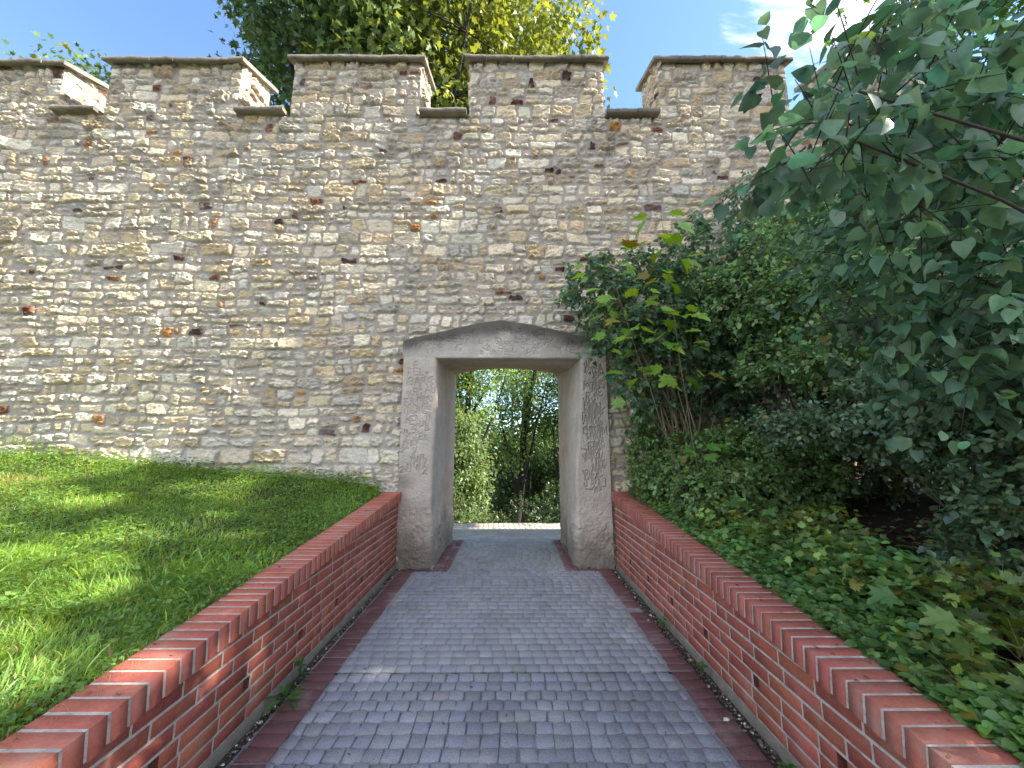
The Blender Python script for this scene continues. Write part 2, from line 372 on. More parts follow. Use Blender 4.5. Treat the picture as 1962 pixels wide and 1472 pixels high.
def slab_row(x0, x1, y0, y1, z0, th, slope, n, acc, seed):
    r = np.random.default_rng(seed); e = np.sort(np.concatenate([[x0, x1], x0+(x1-x0)*(np.arange(1, n)+r.uniform(-.18, .18, n-1))/n]))
    for a, b in zip(e[:-1], e[1:]):
        ny = 14; nx = max(4, int((b-a)/.03)); dz = r.normal(0, .003); dy = r.normal(0, .006)
        g = .004
        uu = np.linspace(a+g, b-g, nx)
        yy = np.linspace(y0+dy, y1, ny)
        ring = [(y, 0) for y in yy]+[(y1, th)]+[(y, th) for y in yy[::-1]]
        ring = np.array(ring[:]+[(y0+dy-.004, th*.5)])
        X = np.repeat(uu[:, None], len(ring), 1); Yr = np.repeat(ring[None, :, 0], nx, 0); Zr = z0+dz+np.repeat(ring[None, :, 1], nx, 0)+slope*(Yr-y0)
        nn = .010*fbm3(X*7, Yr*7, Zr*7, seed)+.005*fbm3(X*40, Yr*40, Zr*40, seed+3)
        fr = np.exp(-(Yr-y0)/.03)
        V = np.stack([X, Yr-nn*fr*1.3, Zr+nn*.7], -1)
        m = len(ring); i = np.arange(nx*m).reshape(nx, m); j = np.roll(i, -1, 1)
        F = np.stack([i[:-1], i[1:], j[1:], j[:-1]], -1).reshape(-1, 4)
        col = np.array((.27, .235, .19))*(1+.45*fbm3(X*3, Yr*3, Zr*3, seed+5)[..., None]*np.ones(3))
        col = col*np.where((ring[None, :, 1] > th*.4) & (Yr < y0+.05), .62, 1)[..., None]
        acc.add(V.reshape(-1, 3), [F], col.reshape(-1, 3))
        acc.add(V[0], np.arange(m)[None, :], col[0]); acc.add(V[-1], np.arange(m)[None, ::-1], col[-1])
for k, (a, b, zt) in enumerate(MER):
    A = Acc(); ia = int(round((a-gx[0])/DX)); ib = int(round((b-gx[0])/DX)); iz = int(round((zt-gz[0])/DX))
    if a > -10.4:
        ia = max(ia, 0)
        m = np.zeros(czm.shape, bool); m[i0:iz, ia:min(ib, len(gx)-1)] = True
        v, f, c = sub('x', m, None); A.add(v, f, c)
        a = gx[ia]; b = gx[min(ib, len(gx)-1)]
    else:
        v, f = boxv(a, b, WY, WY+.05, ZC, zt); A.add(v, f, (.5, .46, .38))
    # side faces
    sy = np.arange(0, TH+.001, .0125); sz = np.arange(ZC-.15, zt+.30, .0125)
    S, T = np.meshgrid(sy, sz)
    for s, xe in ((-1, a), (1, b)):
        h, c = masonry(S, T, 300+k*4+s, 0, TH, 6.8, 8.4)
        q = ss(0, .03, S); h = h*q
        Yf = WY-.012*(1-q)+S
        Tz = np.minimum(T, zt+.36*S)
        A.add(np.stack([xe+s*h*.9, Yf, Tz], -1).reshape(-1, 3), gridF(len(sy), len(sz)), c.reshape(-1, 3))
    A.add(*quad((a, WY+TH, ZC-.1), (b, WY+TH, ZC-.1), (b, WY+TH, zt+.26), (a, WY+TH, zt+.26)), (.5, .46, .38))
    o = A.build('merlon', M_rub, None, True); own(wallroot, o)
    A = Acc(); slab_row(a-.09, b+.09, WY-.12, WY+TH+.09, zt-.045, .075, .36, 6, A, 50+k)
    c_ = A.build('coping', M_cop); c_.data.transform(__import__('mathutils').Matrix.Translation(-wallroot.location)); c_.parent = o
for k in range(len(MER)-1):
    A = Acc(); a = MER[k][1]; b = MER[k+1][0]
    slab_row(a+.02, b-.045, WY-.13, WY+.62, ZC+.005, .07, 0.0, 2 if k % 2 == 0 else 1, A, 70+k)
    o = A.build('sill_slab', M_cop); own(wallroot, o)

# ------------------------------------------------------------------ gateway
GL = {'A': [(0, 0, .5, 1), (.5, 1, 1, 0), (.2, .4, .8, .4)], 'E': [(0, 0, 0, 1), (0, 1, .8, 1), (0, .5, .7, .5), (0, 0, .8, 0)], 'H': [(0, 0, 0, 1), (.8, 0, .8, 1), (0, .5, .8, .5)], 'K': [(0, 0, 0, 1), (0, .45, .8, 1), (.2, .55, .9, 0)],
      'I': [(.3, 0, .3, 1)], 'L': [(0, 1, 0, 0), (0, 0, .8, 0)], 'M': [(0, 0, 0, 1), (0, 1, .45, .4), (.45, .4, .9, 1), (.9, 1, .9, 0)], 'N': [(0, 0, 0, 1), (0, 1, .8, 0), (.8, 0, .8, 1)], 'D': [(0, 0, 0, 1), (0, 1, .7, .75), (.7, .75, .7, .25), (.7, .25, 0, 0)],
      'R': [(0, 0, 0, 1), (0, 1, .7, .9), (.7, .9, .7, .6), (.7, .6, 0, .5), (.2, .5, .8, 0)], 'S': [(.8, .9, .2, 1), (.2, 1, .1, .6), (.1, .6, .7, .4), (.7, .4, .6, .05), (.6, .05, 0, .1)], 'T': [(.4, 0, .4, 1), (0, 1, .8, 1)], 'V': [(0, 1, .4, 0), (.4, 0, .8, 1)],
      'Y': [(0, 1, .4, .5), (.8, 1, .1, -.2)], '2': [(0, .8, .4, 1), (.4, 1, .7, .7), (.7, .7, 0, 0), (0, 0, .8, 0)], 'O': [(.1, .2, .1, .8), (.1, .8, .45, 1), (.45, 1, .75, .8), (.75, .8, .75, .2), (.75, .2, .45, 0), (.45, 0, .1, .2)], 'B': [(0, 0, 0, 1), (0, 1, .6, .85), (.6, .85, .1, .5), (.1, .5, .7, .3), (.7, .3, 0, 0)]}
def text(s, x, z, h, w=None, tilt=0):
    w = w or h*.7; r = []
    for i, ch in enumerate(s):
        if ch in GL:
            for a, b, c, d in GL[ch]: r.append((x+(i*1.25+a)*w, z+b*h+tilt*i*w, x+(i*1.25+c)*w, z+d*h+tilt*i*w))
    return r
def carve(X, Z, segs, width=.006, depth=.008):
    D = np.zeros(X.shape); x0, z0 = X[0, 0], Z[0, 0]; 
    for (a, b, c, d) in segs:
        lo_x, hi_x = min(a, c)-.02, max(a, c)+.02; lo_z, hi_z = min(b, d)-.02, max(b, d)+.02
        m = (X > lo_x) & (X < hi_x) & (Z > lo_z) & (Z < hi_z)
        if not m.any(): continue
        px = X[m]-a; pz = Z[m]-b; dx = c-a; dz = d-b; l = dx*dx+dz*dz+1e-9
        t = np.clip((px*dx+pz*dz)/l, 0, 1); dist = np.hypot(px-t*dx, pz-t*dz)
        D[m] = np.maximum(D[m], depth*np.exp(-(dist/width)**2))
    return D
def scribble(x0, x1, z0, z1, n, seed):
    r = np.random.default_rng(seed); s = []
    ks = list(GL)
    for _ in range(n):
        h = r.uniform(.05, .12); x = r.uniform(x0, x1-.06); z = r.uniform(z0, z1-h)
        s += [tuple(q) for q in text(ks[r.integers(len(ks))], x, z, h, h*.62)]
        if r.random() < .5:
            a = r.uniform(0, PI); l = r.uniform(.03, .10); s.append((x, z, x+math.cos(a)*l, z+math.sin(a)*l))
    return s
GF, GB = 5.52, 7.05
gate = thing('stone_gateway', 'grey sandstone gateway carved all over with scratched letters, peaked lintel on two thick jambs', 'gateway', (0, GF, 0))
def gstone(X, Y, Z, dark=0):
    base = np.array((.45, .39, .33))
    n1 = fbm3(X*2.2, Y*2.2, Z*2.2, 401, 4)[..., None]
    c = base*(1+.16*n1)
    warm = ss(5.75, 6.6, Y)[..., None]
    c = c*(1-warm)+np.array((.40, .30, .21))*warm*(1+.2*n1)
    g = (ss(.75, .1, Z+.35*fbm3(X*5, Y*5, Z*5, 405, 3)))[..., None]*.7      # moss and dirt at the foot
    c = c*(1-g)+np.array((.115, .11, .085))*g
    return c
def jamb(outer, inner_f0, inner_f1, inner_b, side, seed):
    zz = np.concatenate([np.arange(-.06, 2.90, .0062)])
    r_ = .035; w = abs(outer-inner_f0)
    nfr = int(w/.0055)
    t = np.linspace(0, 1, len(zz))
    ifr = inner_f0+(inner_f1-inner_f0)*ss(0, 1, t)+.02*np.sin(zz*2.1+seed)*np.sin(PI*t)
    # perimeter: front (outer->inner), corner, reveal (front->back), back
    s1 = np.linspace(0, 1, nfr); s2 = np.linspace(0, 1, 110); s3 = np.linspace(0, 1, 12)
    ang = np.linspace(0, PI/2, 7)[1:-1]
    Xr, Yr, Nx, Ny = [], [], [], []
    sg = 1 if side == 'L' else -1
    for q, zi in zip(ifr, zz):
        rr = r_*(1+.8*float(vn2(np.array([zi*4.]), np.array([seed*1.]), 9)[0]))*(1+1.6*float(ss(.6, .05, np.array(zi))))
        fx = outer+(q-sg*rr-outer)*s1; fy = np.full(nfr, GF)
        ax = q-sg*rr+sg*rr*np.sin(ang); ay = GF+rr-rr*np.cos(ang)
        bx = q+(inner_b-q)*s2; by = GF+rr+(GB-GF-rr)*s2
        cx = inner_b+(outer-inner_b)*s3; cy = np.full(12, GB)
        Xr.append(np.concatenate([fx, ax, bx, cx])); Yr.append(np.concatenate([fy, ay, by, cy]))
        Nx.append(np.concatenate([np.zeros(nfr), sg*np.sin(ang), np.full(110, sg), np.zeros(12)]))
        Ny.append(np.concatenate([-np.ones(nfr), -np.cos(ang), np.zeros(110), np.ones(12)]))
    X = np.array(Xr); Y = np.array(Yr); Nx = np.array(Nx); Ny = np.array(Ny); Z = np.repeat(zz[:, None], X.shape[1], 1)
    roughn = .2+1.3*ss(1.15, .4, Z)
    d = roughn*(.020*fbm3(X*4, Y*4, Z*4, seed, 4)+.010*fbm3(X*26, Y*26, Z*26, seed+1, 3))+.004*fbm3(X*60, Y*60, Z*60, seed+2, 2)
    d += .05*ss(.55, .0, Z)*(fbm3(X*2.5, Y*2.5, Z*2.5, seed+6, 3)+.25)
    front = np.zeros(X.shape, bool); front[:, :nfr] = True
    x0, x1 = min(outer, inner_f0), max(outer, inner_f1)
    seg = scribble(min(outer, inner_f1)+.02, max(outer, inner_f1)-.02, (.95 if side == 'R' else 1.2), 2.85, 120 if side == 'R' else 60, seed+7)
    if side == 'L':
        seg += text('TEL', -1.48, 2.62, .10)+text('HAM', -1.47, 2.47, .11)+text('M', -1.22, 2.50, .10)+text('A', -1.22, 2.34, .12)+text('MLAY', -1.32, 2.24, .07)+text('ND', -1.50, 2.06, .13)+text('E', -1.25, 2.06, .13)+text('E', -1.13, 2.36, .12, .05)+text('E', -1.13, 2.50, .10, .05)
    else:
        seg += text('VHK', 1.12, 1.92, .13, .065)+text('ORV', 1.06, 1.76, .12)+text('L', 1.22, 1.60, .12)+text('HM', 1.10, 1.44, .12)+text('R', 1.28, 1.58, .13)+[(1.17, 1.78, 1.33, 1.66)]
    cv = np.zeros(X.shape); cv[:, :nfr] = carve(X[:, :nfr], Z[:, :nfr], seg, .0085, .017 if side == 'R' else .013)
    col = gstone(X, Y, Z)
    if side == 'R':   # split in the reveal
        yy = 6.62+.03*np.sin(Z*19); q = np.exp(-((Y-yy)/(.012+.02*ss(1.75, 1.5, Z)))**2)*ss(1.25, 1.34, Z)*ss(1.85, 1.6, Z)
        q = q*(Nx < -.5); d -= .06*q; col = col*(1-.5*q[..., None])
    d -= cv; col = col*(1-cv[..., None]*(7 if side == 'L' else 13))*(1+.5*0)
    if side == 'L':
        b = (ss(.28, .0, np.hypot(X-outer, (Z-1.12)))*ss(5.7, 5.55, Y))[..., None]; col = col*(1-.55*b)
        q = (ss(2.7, 1.2, Z)*ss(1.0, 1.5, Z))[..., None]*.25; col = col*(1-q)+np.array((.40, .37, .34))*q
    V = np.stack([X+Nx*d, Y+Ny*d, Z], -1)
    o = mesh('jamb', V.reshape(-1, 3), gridF(X.shape[1], len(zz)) if side == 'L' else gridF(X.shape[1], len(zz))[:, ::-1], M_gate, None, col.reshape(-1, 3), True)
    own(gate, o)
jamb(-1.55, -1.05, -1.065, -.99, 'L', 3)
jamb(1.42, .895, 1.04, .90, 'R', 8)
# lintel
lx = np.linspace(-1.57, 1.42, 520)
ztop = 3.16+.34*(1-np.abs(lx+.13)/np.where(lx < -.13, 1.44, 1.55))**1.0+.010*fbm2(lx*3, lx*0, 5, 3)
ztop = np.where(np.abs(lx+.13) < .35, ztop-.03*(1-np.abs(lx+.13)/.35), ztop)
zb = 2.872+.008*fbm2(lx*4, lx*0, 3, 3)
arch = 2.83+.20*np.sqrt(np.clip(1-((lx+.045)/1.02)**2, 0, 1))
inn = np.abs(lx+.02) < 1.06
prof = []
n1, n2, n3 = 110, 90, 12
for i in range(len(lx)):
    s = np.linspace(0, 1, n1); r0 = .025
    top = [(GF+.10, ztop[i]+.004), (GF+.02, ztop[i])]
    fr = [(GF, ztop[i]-.015+(zb[i]+r0-ztop[i]+.015)*t) for t in s]
    cor = [(GF+r0-r0*math.cos(a), zb[i]+r0-r0*math.sin(a)) for a in np.linspace(0, PI/2, 6)[1:-1]]
    ee = arch[i] if inn[i] else zb[i]
    und = [(GF+r0+(GB-GF-r0)*t, zb[i]+(ee-zb[i])*t**1.3) for t in np.linspace(0, 1, n2)]
    bk = [(GB, ee+(3.4-ee)*t) for t in np.linspace(0, 1, n3)[1:]]
    prof.append(top+fr+cor+und+bk)
prof = np.array(prof); X = np.repeat(lx[:, None], prof.shape[1], 1); Y = prof[..., 0]; Z = prof[..., 1]
d = .006*fbm3(X*3, Y*3, Z*3, 61, 3)+.0016*fbm3(X*40, Y*40, Z*40, 62, 3)
seg = scribble(-1.45, 1.3, 2.92, 3.2, 46, 77)+scribble(-.6, .5, 3.1, 3.4, 10, 78)+text('VMRAT', -1.47, 3.03, .10, .07, .1)+text('D', -1.08, 3.05, .16)+text('SEHR', -.92, 3.12, .10, .075)+text('H2HK', -.20, 3.06, .07)+text('D', -.42, 2.93, .06)+text('LAE SE', -.28, 2.92, .06)+text('E', .42, 3.16, .15, .12)+[(.52, 3.16, .52, 3.31)]+text('B', .42, 3.02, .09)
fs = slice(2, 2+n1)
cv = np.zeros(X.shape); cv[:, fs] = carve(X[:, fs], Z[:, fs], seg, .007, .008)
isf = np.zeros(X.shape); isf[:, :2+n1] = 1
V = np.stack([X, Y-(d-cv)*isf, Z-d*(1-isf)*.8], -1)
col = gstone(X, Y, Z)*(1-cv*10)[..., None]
dd = (ztop[:, None]-Z)
st = (ss(.40, .12, dd+.09*fbm2(X*5, Z*9, 21, 4)+.05*np.abs(X+.2))*isf)[..., None]; col = col*(1-.74*st)          # sooty crust under the peak
q = (isf*ss(.10, .3, dd))[..., None]*.3; col = col*(1-q)+np.array((.38, .36, .335))*q
o = mesh('lintel', V.reshape(-1, 3), gridF(prof.shape[1], len(lx))[:, ::-1], M_gate, None, col.reshape(-1, 3), True); own(gate, o)

# ------------------------------------------------------------------ brick walls
def brick_wall(side):
    s = 1 if side == 'R' else -1
    xf = 1.455 if side == 'R' else -1.535      # face towards the path
    xa = xf-s*.045                               # coping arris
    lab = 'low red brick retaining wall beside the lawn, with sunlit patches on its coping' if side == 'L' else 'low shaded red brick retaining wall holding back the bank of shrubs'
    root = is_thing(thing('brick_wall', lab, 'wall', (xf, 0, 0), None))
    r = np.random.default_rng(31 if side == 'R' else 32)
    A = Acc(); Mo = Acc()
    ch = .081; y0, y1 = -1.0, 5.53; L_ = .252; cb = lambda y: cz(y)-.112
    Q = []; C = []; H = []; weeps = np.arange(.72, 5.5, .595)
    for k in range(12):
        z0 = .035+k*ch; z1 = z0+ch-.0145
        off = (k % 2)*L_/2+(.03*math.sin(k*5.)); y = y0-off
        while y < y1:
            Lb = L_ if r.random() > .12 else L_*.5
            a, b = y+.0068, min(y+Lb-.0068, y1); y += Lb
            if b-a < .03: continue
            parts = [(a, b)]
            if k == 2:
                for w in weeps:
                    nw = []
                    for (p, q) in parts:
                        if w-.03 > p and w+.03 < q: nw += [(p, w-.028), (w+.028, q)]
                        elif p < w-.028 < q: nw.append((p, w-.028))
                        elif p < w+.028 < q: nw.append((w+.028, q))
                        else: nw.append((p, q))
                    parts = nw
            for p, q in parts:
                if q-p < .015: continue
                za, zb_ = min(z1, float(cb(p))), min(z1, float(cb(q)))
                if za <= z0+.004 and zb_ <= z0+.004: continue
                za = max(za, z0+.003); zb_ = max(zb_, z0+.003)
                j = r.normal(0, .0012, 4)
                if s < 0: Q.append([(xf, p, z0+j[0]), (xf, q, z0+j[1]), (xf, q, zb_), (xf, p, za)])
                else: Q.append([(xf, q, z0+j[0]), (xf, p, z0+j[1]), (xf, p, za), (xf, q, zb_)])
                g = r.normal(1, .10); C.append(np.array((.335, .096, .064))*g*np.array([1, r.uniform(.9, 1.12), r.uniform(.9, 1.1)])); H.append(.0022+abs(r.normal(0, .0006)))
    n = np.array([-s, 0, 0.])
    Q = np.array(Q)
    if s < 0: pass
    chunks(Q, n, np.array(H), .0015, np.array(C), A)
    # mortar face, pierced where the weep holes are
    zt0, zt1 = .035+2*ch, .035+3*ch-.0145
    yy = [y0]+sum([[w-.028, w+.028] for w in weeps if w < y1-.05], [])+[y1]
    for i in range(0, len(yy)-1):
        a, b = yy[i], yy[i+1]; nseg = max(1, int((b-a)/.3)); e = np.linspace(a, b, nseg+1)
        for p, q in zip(e[:-1], e[1:]):
            if i % 2 == 0: Mo.add(*quad((xf, p, -.1), (xf, q, -.1), (xf, q, cb(q)+.02), (xf, p, cb(p)+.02)), (.46, .42, .375))
            else:
                Mo.add(*quad((xf, p, -.1), (xf, q, -.1), (xf, q, zt0), (xf, p, zt0)), (.46, .42, .375)); Mo.add(*quad((xf, p, zt1), (xf, q, zt1), (xf, q, cb(q)+.02), (xf, p, cb(p)+.02)), (.46, .42, .375))
                xb = xf+s*.10
                for qd in (((xf, p, zt0), (xf, p, zt1), (xb, p, zt1), (xb, p, zt0)), ((xf, q, zt0), (xf, q, zt1), (xb, q, zt1), (xb, q, zt0)), ((xf, p, zt0), (xf, q, zt0), (xb, q, zt0), (xb, p, zt0)), ((xf, p, zt1), (xf, q, zt1), (xb, q, zt1), (xb, p, zt1)), ((xb, p, zt0), (xb, q, zt0), (xb, q, zt1), (xb, p, zt1))):
                    Mo.add(*quad(*qd), (.16, .05, .035))
    v, f = boxv(min(xf+s*.12, xf+s*.24), max(xf+s*.12, xf+s*.24), y0, y1, -.1, .3); Mo.add(v, f, (.3, .28, .26))
    Mo.add(*quad((xf+s*.24, y0, 0), (xf+s*.24, y1, 0), (xf+s*.24, y1, cb(y1)), (xf+s*.24, y0, cb(y0))), (.3, .28, .26))
    bw = A.build('brickwork', M_brick); mo = Mo.build('mortar_joints', M_mort)
    # rough concrete toe
    ty = np.linspace(y0, y1, 260); pr = [(0.004, .030), (.010, .020), (.016, .0), (.018, -.05)]
    Tv = np.array([[(xf-s*(a+.006*vn2(np.array([y*9]), np.array([a*50]), 2)[0]), y, b+.012*vn2(np.array([y*7]), np.array([b*20]), 4)[0]-.006) for a, b in pr] for y in ty])
    toe = mesh('concrete_toe', Tv.reshape(-1, 3), gridF(4, len(ty)), M_mort, None, np.tile((.20, .18, .15), (len(ty)*4, 1)), True)
    # coping: bricks on edge, running across the wall
    A = Acc(); pitch = .0775; Q = []; C = []; ns = np.array([0, -.093, 1.]); ns /= np.linalg.norm(ns); N_ = []
    y = y0
    while y+.0675 < y1+.02:
        gg = .0072+r.normal(0, .0008); a, b = y+gg, y+pitch-gg; j = np.clip(r.normal(0, .0016, 3), -.0014, .0014); xi = xa+s*0+j[0]*.8; xo = xa+s*.245+j[1]
        za, zb_ = cz(a)-.115+j[2]*.7, cz(b)-.115+j[2]*.7
        x_l, x_r = min(xi, xo), max(xi, xo)
        Q.append([(x_l, a, za), (x_r, a, za), (x_r, b, zb_), (x_l, b, zb_)])
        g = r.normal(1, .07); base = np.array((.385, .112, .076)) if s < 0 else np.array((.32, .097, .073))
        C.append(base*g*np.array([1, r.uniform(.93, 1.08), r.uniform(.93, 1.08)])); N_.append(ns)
        y += pitch
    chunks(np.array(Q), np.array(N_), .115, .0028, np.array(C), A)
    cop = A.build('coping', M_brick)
    A = Acc(); x_l, x_r = sorted((xa+s*.0028, xa+s*.2425)); e = np.linspace(y0, y1, 24)
    for a, b in zip(e[:-1], e[1:]):
        z_ = lambda y, d: cz(y)-d
        for qd in (((x_l, a, z_(a, .0030)), (x_r, a, z_(a, .0030)), (x_r, b, z_(b, .0030)), (x_l, b, z_(b, .0030))), ((x_l, a, z_(a, .112)), (x_l, b, z_(b, .112)), (x_l, b, z_(b, .0030)), (x_l, a, z_(a, .0030))), ((x_r, a, z_(a, .112)), (x_r, b, z_(b, .112)), (x_r, b, z_(b, .0030)), (x_r, a, z_(a, .0030))), ((x_l, a, z_(a, .112)), (x_r, a, z_(a, .112)), (x_r, b, z_(b, .112)), (x_l, b, z_(b, .112)))):
            A.add(*quad(*qd), (.46, .425, .375))
    cm = A.build('coping_mortar', M_mort)
    own(root, bw, mo, toe, cop, cm)
brick_wall('L'); brick_wall('R')

# ------------------------------------------------------------------ paved path
A = Acc(); r = np.random.default_rng(5); Q = []; C = []; Hh_ = []
def prow(x0, x1, y, dy, w, col, jit=.0042, hvar=.002, gap=.004, off=0, skip=None):
    x = x0-off
    while x < x1-.01:
        ww = w*(1+r.normal(0, .03)); a, b = max(x, x0)+gap, min(x+ww, x1)-gap; x += ww
        if b-a < .02: continue
        j = r.normal(0, jit, 8)
        Q.append([(a+j[0], y+gap+j[1], -.03), (b+j[2], y+gap+j[3], -.03), (b+j[4], y+dy-gap+j[5], -.03), (a+j[6], y+dy-gap+j[7], -.03)])
        g = r.normal(1, .065); C.append(np.array(col)*g*np.array([1, r.normal(1, .015), r.normal(1, .03)])); Hh_.append(.030+.006*float(fbm2(np.array([a*1.2]), np.array([y*1.2]), 4)[0])+r.normal(0, hvar))
pc = (.225, .232, .262)
y = -.6
while y+.0985 < 3.088:
    prow(-1.225, 1.16, y, .0985, .100, pc, off=r.uniform(0, .1)); y += .0985
y = 3.062
while y < 5.30:
    prow(-1.225, 1.16, y, .0985, .104, (.25, .255, .28), jit=.0018, hvar=.0008, gap=.003, off=r.uniform(0, .1)); y += .0985
while y < 7.05:
    prow(-.78, .74, y, .0985, .104, (.25, .247, .25), gap=.003, hvar=.0008, off=r.uniform(0, .1)); y += .0985
while y < 8.40:
    prow(-3.2, 3.4, y, .0985, .104, (.33, .295, .25), gap=.003, hvar=.0008, off=r.uniform(0, .1)); y += .0985
redc = (.135, .062, .064)
y = -.6
while y < 5.25:      # red brick edging, laid across
    prow(-1.43, -1.235, y, .098, .23, redc, jit=.004, hvar=.0012, gap=.005); prow(1.17, 1.345, y, .098, .21, redc, jit=.004, hvar=.0012, gap=.005); y += .099
prow(-1.40, -.80, 5.30, .1, .2, redc); prow(.76, 1.35, 5.30, .1, .2, redc)
y = 5.41
while y < 7.0:
    prow(-1.02, -.79, y, .075, .125, redc, gap=.004, hvar=.001); prow(.75, .93, y, .075, .125, redc, gap=.004); y += .077
chunks(np.array(Q), np.array([0, 0, 1.]), np.array(Hh_), .0025, np.array(C)*(1+.30*fbm2(np.array(Q)[:, 0, 0]*1.3, np.array(Q)[:, 0, 1]*1.1, 71, 4))[:, None], A)
for x0, x1, y0_, y1_, z_, c_ in ((-1.44, 1.35, -.7, 3.046, -.010, (.165, .165, .18)), (-1.44, 1.35, 3.06, 5.30, -.0035, (.225, .22, .225)), (-1.05, .95, 5.30, 7.05, -.0035, (.22, .21, .20)), (-3.3, 3.5, 7.05, 8.42, -.0035, (.30, .27, .22))):
    gx_ = np.arange(x0, x1+.01, .05); gy_ = np.arange(y0_, y1_+.001, .05); gy_[-1] = y1_
    XX, YY = np.meshgrid(gx_, gy_); ZZ = z_+.003*fbm2(XX*9, YY*9, 8)
    A.add(np.stack([XX, YY, ZZ], -1).reshape(-1, 3), gridF(len(gx_), len(gy_)), c_)
path = A.build('path', M_pave); tag(path, kind='structure')

# ------------------------------------------------------------------ leaves
def tmpl(kind):
    if kind == 'heart':
        t = [0, .10, .28, .5, .78, 1.0]; w = [.0, .36, .46, .42, .20, 0]; tb = [0, -.06, .20, .46, .78, 1.0]
        V = []; 
        for i in range(6):
            V += [(0, t[i], -.16*t[i]**2), (-w[i], tb[i], .30*w[i]-.16*t[i]**2), (w[i], tb[i], .30*w[i]-.16*t[i]**2)]
        F = []
        for i in range(5):
            a, b = 3*i, 3*i+3
            F += [(a, b, b+1, a+1), (a, a+2, b+2, b)]
        F = np.array(F); V = np.array(V, float); return V, [F]
    if kind == 'oval':
        t = [0, .3, .65, 1.0]; w = [.02, .26, .23, 0.0]
        V = []
        for i in range(4): V += [(0, t[i], -.10*t[i]**2), (-w[i], t[i], .25*w[i]-.10*t[i]**2), (w[i], t[i], .25*w[i]-.10*t[i]**2)]
        F = []
        for i in range(3):
            a, b = 3*i, 3*i+3
            F += [(a, b, b+1, a+1), (a, a+2, b+2, b)]
        return np.array(V, float), [np.array(F)]
    if kind == 'wide':
        V = [(0, 0, 0), (-.30, .22, .08), (-.28, .58, .03), (0, 1, -.12), (.28, .58, .03), (.30, .22, .08), (0, .45, -.03)]
        return np.array(V, float), [np.array([(0, 6, 2, 1), (6, 3, 2, 2)])[:1], np.array([(6, 3, 2), (0, 5, 6), (5, 4, 6), (4, 3, 6)])]
    if kind == 'diamond':
        V = [(0, 0, 0), (-.3, .4, .06), (0, 1, -.1), (.3, .4, .06)]
        return np.array(V, float), [np.array([(0, 3, 2, 1)])]
    if kind == 'maple':      # five pointed lobes with teeth
        pts = [(-.04, 0), (-.26, -.02), (-.22, .10), (-.50, .18), (-.38, .30), (-.56, .52), (-.34, .52), (-.30, .72), (-.16, .58), (-.14, .84), (0, 1.0), (.14, .84), (.16, .58), (.30, .72), (.34, .52), (.56, .52), (.38, .30), (.50, .18), (.22, .10), (.26, -.02), (.04, 0)]
        V = [(0, .22, -.03)]+[(x, y, .10*abs(x)-.10*y*y+.03*math.sin(7*x+5*y)) for x, y in pts]
        n = len(pts); F = [(0, (i+1) % n+1, i+1) for i in range(n)]
        return np.array(V, float), [np.array(F)]
    if kind == 'star':       # the same leaf seen from far
        pts = [(0, 0), (-.38, .06), (-.24, .26), (-.52, .50), (-.22, .52), (0, 1), (.22, .52), (.52, .50), (.24, .26), (.38, .06)]
        V = [(0, .3, -.04)]+[(x, y, .14*abs(x)-.10*y*y) for x, y in pts]
        n = len(pts); F = [(0, (i+1) % n+1, i+1) for i in range(n)]
        return np.array(V, float), [np.array(F)]
TM = {k: tmpl(k) for k in ('heart', 'oval', 'wide', 'diamond', 'maple', 'star')}
def leaves(pos, d, nrm, size, kind, col, acc, width=1.0):
    V0, Fs = TM[kind]; M = len(pos)
    if not M: return
    d = d/(np.linalg.norm(d, axis=1, keepdims=True)+1e-9)
    s = np.cross(d, nrm); s /= np.linalg.norm(s, axis=1, keepdims=True)+1e-9; n = np.cross(s, d)
    size = np.broadcast_to(size, (M,))[:, None, None]
    V = pos[:, None]+size*(V0[None, :, 0:1]*width*s[:, None]+V0[None, :, 1:2]*d[:, None]+V0[None, :, 2:3]*n[:, None]*rng.lognormal(.1, .55, (M, 1, 1)))
    k = len(V0); b = (np.arange(M)*k)[:, None, None]
    acc.add(V.reshape(-1, 3), [(f[None]+b).reshape(-1, f.shape[1]) for f in Fs], np.repeat(np.broadcast_to(col, (M, 3)), k, 0))
def unit(v): return v/(np.linalg.norm(v, axis=-1, keepdims=True)+1e-9)
def leafcol(base, M, r, var=.25, yel=.03):
    c = np.array(base)*r.lognormal(0, var, (M, 1))*np.stack([r.normal(1, .10, M), np.ones(M), r.normal(1, .15, M)], 1)
    m = r.random(M) < yel; c[m] = np.array((.22, .20, .03))*r.uniform(.5, 1.2, (m.sum(), 1))
    return np.clip(c, .002, 1)
